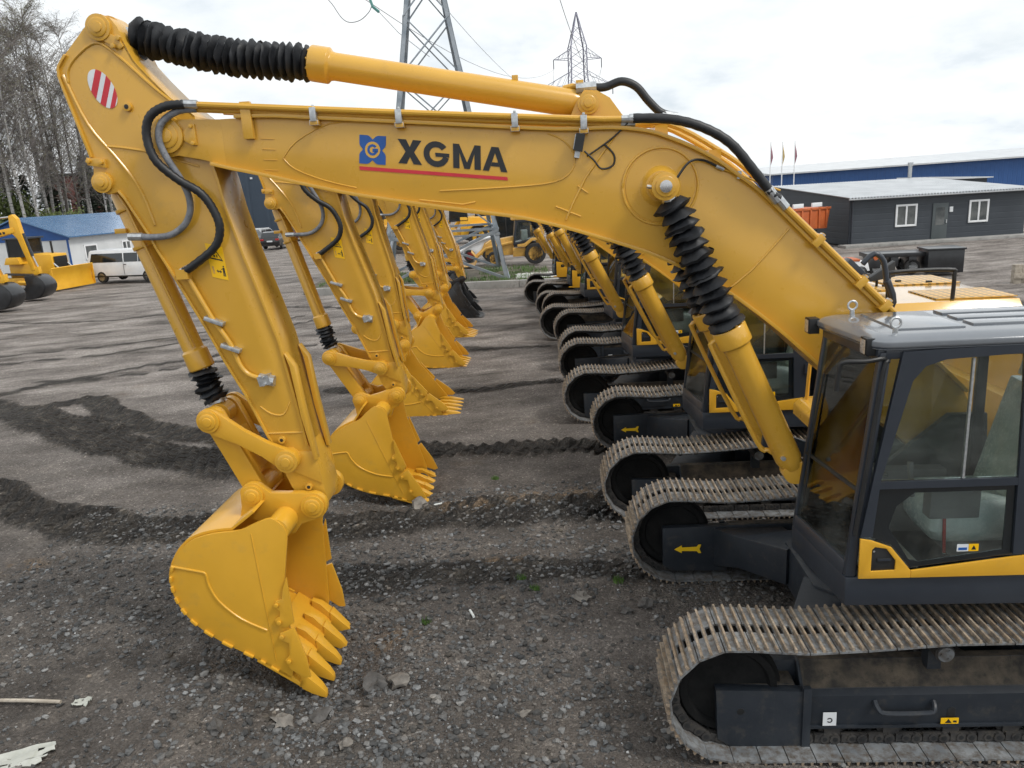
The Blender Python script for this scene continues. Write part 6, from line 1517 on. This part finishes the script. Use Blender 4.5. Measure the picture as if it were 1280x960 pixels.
# bulldozer
dz = thing('bulldozer', (-27.6, 46.3, 0), R(-12), 'yellow bulldozer with a wide front blade, left of the white van', 'bulldozer')
m_ = MB(YELB); m_.prism([(-1.2, 0.7), (-1.2, 1.5), (0.3, 1.55), (0.35, 2.05), (1.75, 1.98), (1.8, 0.7)], -0.62, 0.62); m_.prism([(-1.2, 1.5), (-0.1, 1.5), (-0.2, 1.9), (-1.0, 1.9)], -0.95, 0.95); m_.build('body', dz, 0.04)
m_ = MB(BLK); m_.bx(1.80, 1.83, -0.5, 0.5, 0.85, 1.85)
for q in range(6): m_.bx(1.83, 1.845, -0.5, 0.5, 0.95+q*0.14, 1.0+q*0.14)
m_.build('radiator_grille', dz)
m_ = MB(GRY); m_.bx(-1.0, -0.9, -0.75, -0.65, 1.9, 2.9); m_.bx(0.0, 0.1, -0.75, -0.65, 1.9, 2.9); m_.bx(-1.0, -0.9, 0.65, 0.75, 1.9, 2.9); m_.bx(0, 0.1, 0.65, 0.75, 1.9, 2.9); m_.bx(-1.1, 0.2, -0.85, 0.85, 2.9, 3.0)
cb_ = m_.build('cab', dz, 0.02); m_ = MB(DGLASS); m_.bx(-0.9, 0.0, -0.72, -0.70, 1.9, 2.9); m_.bx(0.05, 0.07, -0.65, 0.65, 1.9, 2.9); m_.bx(-0.9, 0.0, 0.70, 0.72, 1.9, 2.9); m_.build('cab_window', cb_, 0, 0)
m_ = MB(BLK); m_.cyl((1.1, 0.3, 2.0), (1.1, 0.3, 2.7), 0.06, n=10); m_.build('exhaust_pipe', dz)
for s in (1, -1):
    m_ = MB(YELB); m_.bx(-1.2, 1.6, *sorted((s*0.78, s*1.02)), 0.3, 0.75); fo = m_.build('track_frame', dz, 0.04)
    m_ = MB(LINK); loop = [(1.6+0.42*math.cos(R(a)), 0.45+0.42*math.sin(R(a))) for a in range(-90, 91, 18)] + [(-1.4+0.5*math.cos(R(a)), 0.52+0.5*math.sin(R(a))) for a in range(90, 271, 18)]
    inn = [(1.6+0.34*math.cos(R(a)), 0.45+0.34*math.sin(R(a))) for a in range(-90, 91, 18)] + [(-1.4+0.42*math.cos(R(a)), 0.52+0.42*math.sin(R(a))) for a in range(90, 271, 18)]
    m_.ring(loop, inn, *sorted((s*0.68, s*1.12))); m_.build('track_belt', fo, 0, 0)
    m_ = MB(YELB); m_.tube([(-0.2, s*1.2, 0.5), (2.3, s*1.2, 0.42)], 0.10, 8); m_.build('push_arm', dz)
    m_ = MB(STEEL); m_.tube([(1.7, s*0.5, 1.5), (2.35, s*0.5, 0.9)], 0.05, 8); m_.build('lift_cylinder', dz)
m_ = MB(YELB); cv_ = [(2.45, 0.02), (2.36, 0.3), (2.33, 0.65), (2.40, 1.0), (2.55, 1.25)]; m_.strip(cv_, -1.65, 1.65, 0.06); m_.bx(2.38, 2.52, -1.65, -1.6, 0.05, 1.2); m_.bx(2.38, 2.52, 1.6, 1.65, 0.05, 1.2); m_.build('blade', dz, 0.01)

# small backhoe excavators at the left edge: arms and black buckets reach into the picture
def mini(loc, rz, lab):
    t = thing('small_excavator', loc, rz, lab, 'excavator', 'small excavators at the left edge')
    m_ = MB(YELB); m_.prism([(-2.2, 0.8), (-2.2, 1.9), (-0.6, 2.0), (-0.6, 1.1), (0.8, 1.1), (0.8, 0.8)], -1.0, 1.0); m_.build('upper_body', t, 0.05)
    m_ = MB(GRY); m_.ring([(-0.6, 1.1), (0.8, 1.1), (0.7, 2.7), (-0.6, 2.75)], [(-0.48, 1.5), (0.66, 1.5), (0.58, 2.58), (-0.48, 2.62)], -1.0, -0.1); c_ = m_.build('cab', t, 0.02)
    m_ = MB(DGLASS); m_.bx(-0.5, 0.65, -0.97, -0.95, 1.4, 2.6); m_.bx(-0.5, 0.65, -0.14, -0.12, 1.4, 2.6); m_.build('cab_window', c_, 0, 0)
    for s in (1, -1):
        m_ = MB(LINK); lp = [(1.2+0.38*math.cos(R(a)), 0.4+0.38*math.sin(R(a))) for a in range(-90, 91, 18)] + [(-1.4+0.38*math.cos(R(a)), 0.4+0.38*math.sin(R(a))) for a in range(90, 271, 18)]
        il = [(1.2+0.3*math.cos(R(a)), 0.4+0.3*math.sin(R(a))) for a in range(-90, 91, 18)] + [(-1.4+0.3*math.cos(R(a)), 0.4+0.3*math.sin(R(a))) for a in range(90, 271, 18)]
        m_.ring(lp, il, *sorted((s*0.6, s*1.05))); m_.bx(-1.2, 1.0, *sorted((s*0.7, s*0.95)), 0.2, 0.6); m_.build('track', t, 0, 0)
    bp = [(0.9, 1.2), (1.2, 2.2), (2.0, 3.2), (3.9, 3.55)]
    m_ = MB(YELB); m_.prism([(0.75, 1.15), (1.0, 2.35), (1.9, 3.42), (3.9, 3.68), (3.95, 3.42), (2.1, 3.05), (1.35, 2.1), (1.05, 1.15)], -0.17, 0.17); bo = m_.build('boom', t, 0.02)
    m_ = MB(BLKD)
    for q in range(4): m_.bx(2.7+q*0.2, 2.83+q*0.2, -0.176, -0.172, 3.30+q*0.02, 3.42+q*0.02)
    m_.build('boom_marking', bo, 0, 0)
    m_ = MB(YELB); m_.prism([(3.7, 3.45), (3.75, 4.25), (3.95, 4.32), (4.15, 4.1), (4.25, 3.4), (4.62, 1.5), (4.42, 1.45), (4.0, 3.1)], -0.14, 0.14); m_.build('stick', t, 0.02)
    m_ = MB(STEEL); m_.tube([(1.6, 0, 3.55), (3.0, 0, 4.15)], 0.09, 8); m_.tube([(3.0, 0, 4.15), (3.8, 0, 4.2)], 0.05, 8); m_.build('arm_cylinder', t)
    m_ = MB(GRY); m_.tube([(4.28, 0, 3.35), (4.55, 0, 2.2)], 0.075, 8); m_.m(STEEL).tube([(4.55, 0, 2.2), (4.75, 0, 1.55)], 0.04, 8); m_.build('bucket_cylinder', t)
    m_ = MB(YELB); m_.prism([(4.65, 1.62), (4.80, 1.66), (4.80, 1.3), (4.55, 1.2), (4.45, 1.35)], -0.12, 0.12); m_.build('bucket_link', t, 0.01)
    m_ = MB(BLKB); pr = sp2([(4.2, 1.2), (4.75, 1.22), (5.15, 0.9), (5.2, 0.55), (4.9, 0.2), (4.4, 0.05), (3.75, 0.02)], 3)
    for s in (1, -1): m_.prism(pr+[(4.25, 0.8)], *sorted((s*0.5, s*0.47)))
    m_.strip(pr, -0.47, 0.47, 0.025)
    for q in range(4): m_.hexa([V((3.85, -0.42+q*0.26, 0.0)), V((3.85, -0.34+q*0.26, 0.0)), V((3.85, -0.34+q*0.26, 0.07)), V((3.85, -0.42+q*0.26, 0.07))], [V((3.6, -0.40+q*0.26, 0.0)), V((3.6, -0.36+q*0.26, 0.0)), V((3.6, -0.36+q*0.26, 0.02)), V((3.6, -0.40+q*0.26, 0.02))])
    m_.build('bucket', t, 0.01)
mini((-28.7, 41.0, 0), R(-6), 'small yellow excavator with a black bucket, beside the bulldozer')
mini((-27.9, 36.9, 0), R(-6), 'small yellow excavator cut off by the left edge, nearest to the camera')

# backhoe loader, wheel loader, skid steer, dark cabin
bl = thing('backhoe_loader', (0.9, 45.2, 0), R(2), 'faded yellow backhoe loader with big rear wheel behind the pylon', 'loader', None, 0.9)
m_ = MB(YOLD); m_.prism([(-2.2, 0.75), (-2.2, 1.35), (-1.9, 1.55), (-0.4, 1.75), (-0.4, 0.95), (0.3, 0.9), (0.3, 0.6), (-2.0, 0.6)], -0.5, 0.5); m_.bx(-0.5, 0.3, -0.75, -0.4, 0.5, 1.05); m_.prism([(-0.2, 1.25), (0.25, 1.3), (0.7, 1.62), (1.35, 1.6), (1.5, 1.5), (0.75, 1.45), (0.3, 1.1), (-0.2, 1.1)], -0.95, -0.4); m_.build('body', bl, 0.03)
m_ = MB(GRY); m_.ring([(-0.45, 1.2), (1.15, 1.5), (0.95, 2.75), (-0.25, 2.75)], [(-0.32, 1.38), (0.95, 1.6), (0.82, 2.62), (-0.15, 2.62)], -0.7, 0.7); c_ = m_.build('cab', bl, 0.02)
m_ = MB(GLS); m_.prism([(-0.32, 1.38), (0.95, 1.6), (0.82, 2.62), (-0.15, 2.62)], -0.69, -0.68); m_.build('cab_window', c_, 0, 0)
m_ = MB(WPLA); m_.bx(0.1, 0.5, -0.3, 0.3, 1.4, 2.1); m_.build('seat', c_, 0.03)
m_ = MB(YOLD); m_.bx(-0.5, 1.1, -0.78, 0.78, 2.75, 2.9); m_.build('roof', c_, 0.04)
for s in (1, -1): wheel(bl, (0.9, s*0.85, 0.66), 0.66, 0.45, (0, 1, 0), YOLD); wheel(bl, (-1.7, s*0.8, 0.45), 0.45, 0.32, (0, 1, 0), YOLD)
m_ = MB(YOLD); m_.prism([(1.0, 1.0), (1.2, 3.3), (1.5, 3.6), (1.75, 3.5), (1.5, 1.0)], -0.15, 0.15); m_.build('backhoe_boom', bl, 0.02); m_ = MB(BLK); m_.prism([(0.95, 2.3), (1.25, 3.4), (1.05, 3.4), (0.75, 2.4)], -0.16, 0.16); m_.build('backhoe_stick', bl, 0.02)
m_ = MB(YOLD); m_.tube([(-0.5, -0.6, 1.4), (-2.2, -0.6, 1.1), (-2.9, -0.6, 0.5)], 0.09, 6); m_.tube([(-0.5, 0.6, 1.4), (-2.2, 0.6, 1.1), (-2.9, 0.6, 0.5)], 0.09, 6); m_.build('loader_arm', bl)
m_ = MB(YOLD); m_.strip(sp2([(-3.7, 0.05), (-3.0, 0.1), (-2.8, 0.5), (-3.1, 0.95)], 3), -1.05, 1.05, 0.04); m_.build('loader_bucket', bl, 0.01)
sk = thing('skid_steer', (-1.7, 48.6, 0), R(5), 'small white and orange skid steer loader with a red wheel hub', 'loader', None, 0.9)
m_ = MB(WHT); m_.prism([(-1.0, 0.45), (-0.9, 0.95), (0.6, 1.65), (1.2, 1.6), (1.3, 0.5)], -0.55, 0.55); m_.build('body', sk, 0.03)
m_ = MB(YOLD); m_.prism([(0.1, 0.4), (0.5, 1.2), (1.35, 1.6), (1.4, 0.5), (0.9, 0.35)], -0.68, -0.56); m_.build('side_panel', sk, 0.02)
m_ = MB(BLK); m_.ring([(0.0, 1.2), (1.1, 1.4), (1.0, 2.1), (0.1, 2.1)], [(0.1, 1.3), (1.0, 1.45), (0.92, 2.02), (0.2, 2.02)], -0.45, 0.45); m_.build('cab', sk, 0.02)
m_ = MB(WHT); m_.tube([(1.2, -0.66, 1.6), (0.0, -0.66, 1.35), (-1.2, -0.66, 0.7), (-1.35, -0.66, 0.3)], 0.09, 6, 3); m_.tube([(1.2, 0.66, 1.6), (0.0, 0.66, 1.35), (-1.2, 0.66, 0.7), (-1.35, 0.66, 0.3)], 0.09, 6, 3); m_.build('lift_arm', sk)
for s in (1, -1): wheel(sk, (-0.55, s*0.66, 0.4), 0.4, 0.28, (0, 1, 0), REDRIM); wheel(sk, (0.75, s*0.66, 0.4), 0.4, 0.28, (0, 1, 0), YOLD)
m_ = MB(BLK); m_.strip([(-2.1, 0.05), (-1.5, 0.08), (-1.4, 0.6)], -0.8, 0.8, 0.04); m_.build('loader_bucket', sk)
def wloader(loc, rz, lab, mt, sc):
    wl_ = thing('wheel_loader', loc, rz, lab, 'loader', 'wheel loaders in the back row', sc)
    m_ = MB(mt); m_.prism([(-0.2, 0.9), (-0.2, 2.2), (1.8, 2.1), (2.4, 1.7), (2.4, 0.8)], -0.7, 0.7); m_.prism([(0.2, 1.35), (0.5, 1.75), (1.6, 1.75), (1.95, 1.3), (1.7, 1.25), (1.4, 1.55), (0.7, 1.55), (0.4, 1.3)], -1.25, -0.7); m_.prism([(-2.3, 0.8), (-2.2, 1.5), (-0.8, 1.5), (-0.2, 1.2), (-0.2, 0.8)], -0.5, 0.5); m_.build('body', wl_, 0.04)
    m_ = MB(BLK); m_.ring([(-1.0, 1.9), (0.4, 1.9), (0.3, 3.3), (-0.9, 3.3)], [(-0.9, 2.0), (0.3, 2.0), (0.2, 3.2), (-0.8, 3.2)], -0.7, 0.7); c_ = m_.build('cab', wl_, 0.02); m_ = MB(DGLASS); m_.bx(-0.9, 0.3, -0.66, -0.64, 1.95, 3.25); m_.build('cab_window', c_, 0, 0)
    for s in (1, -1): wheel(wl_, (1.05, s*0.95, 0.75), 0.75, 0.5, (0, 1, 0), mt); wheel(wl_, (-1.5, s*0.95, 0.75), 0.75, 0.5, (0, 1, 0), mt)
    m_ = MB(mt); m_.tube([(-0.9, -0.35, 1.9), (-2.4, -0.35, 1.7), (-3.2, -0.35, 0.6)], 0.13, 6); m_.tube([(-0.9, 0.35, 1.9), (-2.4, 0.35, 1.7), (-3.2, 0.35, 0.6)], 0.13, 6); m_.build('lift_arm', wl_)
    m_ = MB(mt); m_.strip(sp2([(-4.2, 0.05), (-3.4, 0.1), (-3.1, 0.6), (-3.4, 1.2)], 3), -1.3, 1.3, 0.05); m_.build('loader_bucket', wl_)
wloader((-2.9, 57.5, 0.2), R(3), 'yellow wheel loader half hidden behind the pylon girder', YELB, 1.0)
wloader((-6.6, 60, 0.2), R(20), 'yellow wheel loader in the back row, left of the pylon leg', YOLD, 1.0)
wloader((-9.5, 63, 0.2), R(-15), 'yellow wheel loader farthest left in the back row', YELB, 1.0)
wloader((-1.2, 66, 0.2), R(-8), 'yellow wheel loader in the back row, seen between the legs of the pylon', YELB, 1.0)
wloader((3.4, 63, 0.2), R(14), 'yellow wheel loader in the back row, behind the backhoe loader', YOLD, 1.0)
ki = thing('glazed_cabin', (-0.6, 59, 0), R(2), 'dark glazed cabin standing behind the backhoe loader', 'cabin')
m_ = MB(BLK); m_.ring([(0, 0), (2.6, 0), (2.6, 2.7), (0, 2.7)], [(0.12, 0.5), (2.48, 0.5), (2.48, 2.5), (0.12, 2.5)], 0, 2.2); m_.bx(-0.1, 2.7, -0.1, 2.3, 2.7, 2.82)
for x in (0.8, 1.7): m_.bx(x-0.04, x+0.04, 0.0, 0.06, 0.5, 2.5)
m_.build('frame', ki, 0.01); m_ = MB(DGLASS); m_.bx(0.12, 2.48, 0.03, 0.05, 0.5, 2.5); m_.build('window', ki, 0, 0); m_ = MB(CARSIL); m_.bx(0.3, 2.2, 0.5, 1.5, 0.5, 1.2); m_.build('counter', ki, 0.02)

# orange tipper, black trailer frame, low white machine, wooden post
tr = thing('tipper_truck', (16.9, 45.6, 0), R(28), 'orange tipper truck parked in front of the dark building', 'truck')
m_ = MB(ORG); m_.prism([(-1.6, 1.15), (1.5, 1.0), (1.75, 2.2), (-1.6, 2.25)], -0.95, 0.95)
for x in (-1.3, -0.6, 0.1, 0.8, 1.4): m_.bx(x-0.06, x+0.06, -1.02, -0.94, 1.05, 2.24)
m_.bx(-1.6, 1.74, -1.02, -0.95, 2.1, 2.22)
m_.build('tipper_body', tr, 0.02); m_ = MB(WHT); m_.bx(-1.3, -0.5, -0.99, -0.9, 2.27, 2.5); m_.bx(0.2, 1.0, -0.99, -0.9, 2.27, 2.5); m_.build('side_board', tr, 0.01)
m_ = MB(BLK); m_.bx(-3.6, 1.3, -0.45, 0.45, 0.65, 0.9); m_.build('chassis', tr, 0.02)
m_ = MB(ORG); m_.prism([(-3.7, 0.7), (-3.75, 1.7), (-3.55, 2.45), (-2.1, 2.5), (-2.1, 0.7)], -1.0, 1.0); cb_ = m_.build('cab', tr, 0.05); m_ = MB(DGLASS); m_.bx(-3.3, -2.4, -1.012, -1.002, 1.6, 2.25); m_.build('cab_window', cb_, 0, 0)
for s in (1, -1):
    for x in (-2.9, 0.4): wheel(tr, (x, s*0.85, 0.48), 0.48, 0.3, (0, 1, 0))
ch = thing('flatbed_trailer', (14.75, 32.1, 0), R(-8), 'low black trailer frame with an upright black block at its right end', 'trailer')
m_ = MB(BLKB); m_.bx(0, 2.8, -0.6, 0.6, 0.72, 0.88); m_.bx(0.1, 0.5, -0.61, 0.4, 0.30, 0.719)
for x in (0.9, 1.6, 2.2): m_.bx(x, x+0.3, -0.55, 0.5, 0.35, 0.719)
m_.build('deck', ch, 0.01); m_ = MB(BLKB); m_.bx(2.2, 3.55, -0.9, 0.2, 0.05, 0.95); m_.bx(2.15, 3.6, -0.95, 0.25, 0.951, 1.03); m_.build('end_block', ch, 0.02)
m_ = MB(ORG); m_.cyl((0.3, -0.66, 0.72), (0.3, -0.6, 0.72), 0.09, n=12); m_.build('marker_lamp', ch)
for s in (1, -1):
    for x in (0.4, 1.75): wheel(ch, (x, s*0.45, 0.3), 0.3, 0.2, (0, 1, 0))
lm = thing('road_machine', (12.9, 31.5, 0), R(-5), 'low white and orange machine left of the black trailer', 'machine')
m_ = MB(WHT); m_.prism([(0, 0.3), (0.1, 0.75), (1.5, 0.68), (1.6, 0.3)], -0.6, 0.6); m_.build('body', lm, 0.04); m_ = MB(ORG); m_.bx(0.3, 1.2, -0.62, 0.3, 0.70, 0.79); m_.build('cover', lm, 0.02)
for s in (1, -1):
    for x in (0.35, 1.25): wheel(lm, (x, s*0.5, 0.26), 0.26, 0.2, (0, 1, 0))
po = MB(WOOD); po.bx(18.35, 18.62, 27.9, 28.1, -0.2, 0.6); po.bx(18.66, 18.95, 27.95, 28.15, -0.2, 0.57); po.bx(18.3, 19.0, 27.86, 27.899, 0.1, 0.28)
tag(po.build('wooden_post', None, 0.01), 'weathered brown timber post at the right edge', 'post')
# ------------------------------------------------------------------ camera, light, view
cam_d = bpy.data.cameras.new('camera'); cam = bpy.data.objects.new('camera', cam_d); COL.objects.link(cam)
F = 970.0; pitch = math.atan(246/970); roll = R(3.2)
cam_d.sensor_fit = 'HORIZONTAL'; cam_d.sensor_width = 36; cam_d.lens = 36*F/1280
cam_d.clip_start = 0.05; cam_d.clip_end = 6000
cam.matrix_world = Matrix.Translation((0, 0, 4.3)) @ Matrix.Rotation(R(90)-pitch, 4, 'X') @ Matrix.Rotation(-roll, 4, 'Z')
scene.camera = cam

sun_el, sun_az = 50, 120         # azimuth of the sun, clockwise from +y
w = bpy.data.worlds.new('World'); scene.world = w; w.use_nodes = True
nt = w.node_tree
for n in list(nt.nodes): nt.nodes.remove(n)
wo = nt.nodes.new('ShaderNodeOutputWorld')
sky = nt.nodes.new('ShaderNodeTexSky'); sky.sky_type = 'NISHITA'; sky.sun_disc = False
sky.sun_elevation = R(sun_el); sky.sun_rotation = R(sun_az); sky.air_density = 1.2; sky.dust_density = 2.0
bg = nt.nodes.new('ShaderNodeBackground'); bg.inputs[1].default_value = 0.10
nt.links.new(sky.outputs[0], bg.inputs[0])
tc = nt.nodes.new('ShaderNodeTexCoord')
sx = nt.nodes.new('ShaderNodeSeparateXYZ'); nt.links.new(tc.outputs['Generated'], sx.inputs[0])
def mth(op, a, b):
    m = nt.nodes.new('ShaderNodeMath'); m.operation = op
    for i, q in enumerate((a, b)):
        if hasattr(q, 'is_output'): nt.links.new(q, m.inputs[i])
        else: m.inputs[i].default_value = q
    return m.outputs[0]
zz = mth('ADD', mth('MAXIMUM', sx.outputs[2], 0.0), 0.30)
cx = nt.nodes.new('ShaderNodeCombineXYZ')
nt.links.new(mth('DIVIDE', sx.outputs[0], zz), cx.inputs[0]); nt.links.new(mth('DIVIDE', sx.outputs[1], zz), cx.inputs[1])
n1 = nt.nodes.new('ShaderNodeTexNoise'); n1.inputs['Scale'].default_value = 0.9; n1.inputs['Detail'].default_value = 9; n1.inputs['Roughness'].default_value = 0.58
nt.links.new(cx.outputs[0], n1.inputs[0])
n2 = nt.nodes.new('ShaderNodeTexNoise'); n2.inputs['Scale'].default_value = 2.6; n2.inputs['Detail'].default_value = 7; n2.inputs['Roughness'].default_value = 0.55
nt.links.new(cx.outputs[0], n2.inputs[0])
cover = ramp(nt, n1.outputs[0], [(0.28, 0.72), (0.46, 1.0)]).outputs[0]
ccol = ramp(nt, n2.outputs[0], [(0.28, (0.56, 0.62, 0.67)), (0.40, (0.70, 0.74, 0.77)), (0.54, (0.80, 0.82, 0.825))]).outputs[0]
cb = nt.nodes.new('ShaderNodeBackground'); cb.inputs[1].default_value = 1.0; nt.links.new(ccol, cb.inputs[0])
ms = nt.nodes.new('ShaderNodeMixShader'); nt.links.new(cover, ms.inputs[0]); nt.links.new(bg.outputs[0], ms.inputs[1]); nt.links.new(cb.outputs[0], ms.inputs[2])
nt.links.new(ms.outputs[0], wo.inputs[0])

sd = bpy.data.lights.new('sun', 'SUN'); sd.energy = 1.5; sd.angle = R(14); sd.color = (1.0, 0.96, 0.9)
so = bpy.data.objects.new('sun', sd); COL.objects.link(so)
dirv = V((math.sin(R(sun_az))*math.cos(R(sun_el)), math.cos(R(sun_az))*math.cos(R(sun_el)), math.sin(R(sun_el))))
so.rotation_euler = dirv.to_track_quat('Z', 'Y').to_euler(); so.location = dirv*60

scene.view_settings.view_transform = 'Standard'; scene.view_settings.look = 'None'
scene.view_settings.gamma = 1; scene.view_settings.exposure = 0.42; scene.view_settings.use_curve_mapping = False
scene.cycles.use_denoising = True
try: scene.cycles.denoiser = 'OPENIMAGEDENOISE'
except Exception: pass
scene.cycles.max_bounces = 8; scene.cycles.transparent_max_bounces = 16
scene.cycles.use_adaptive_sampling = True; scene.cycles.adaptive_threshold = 0.02
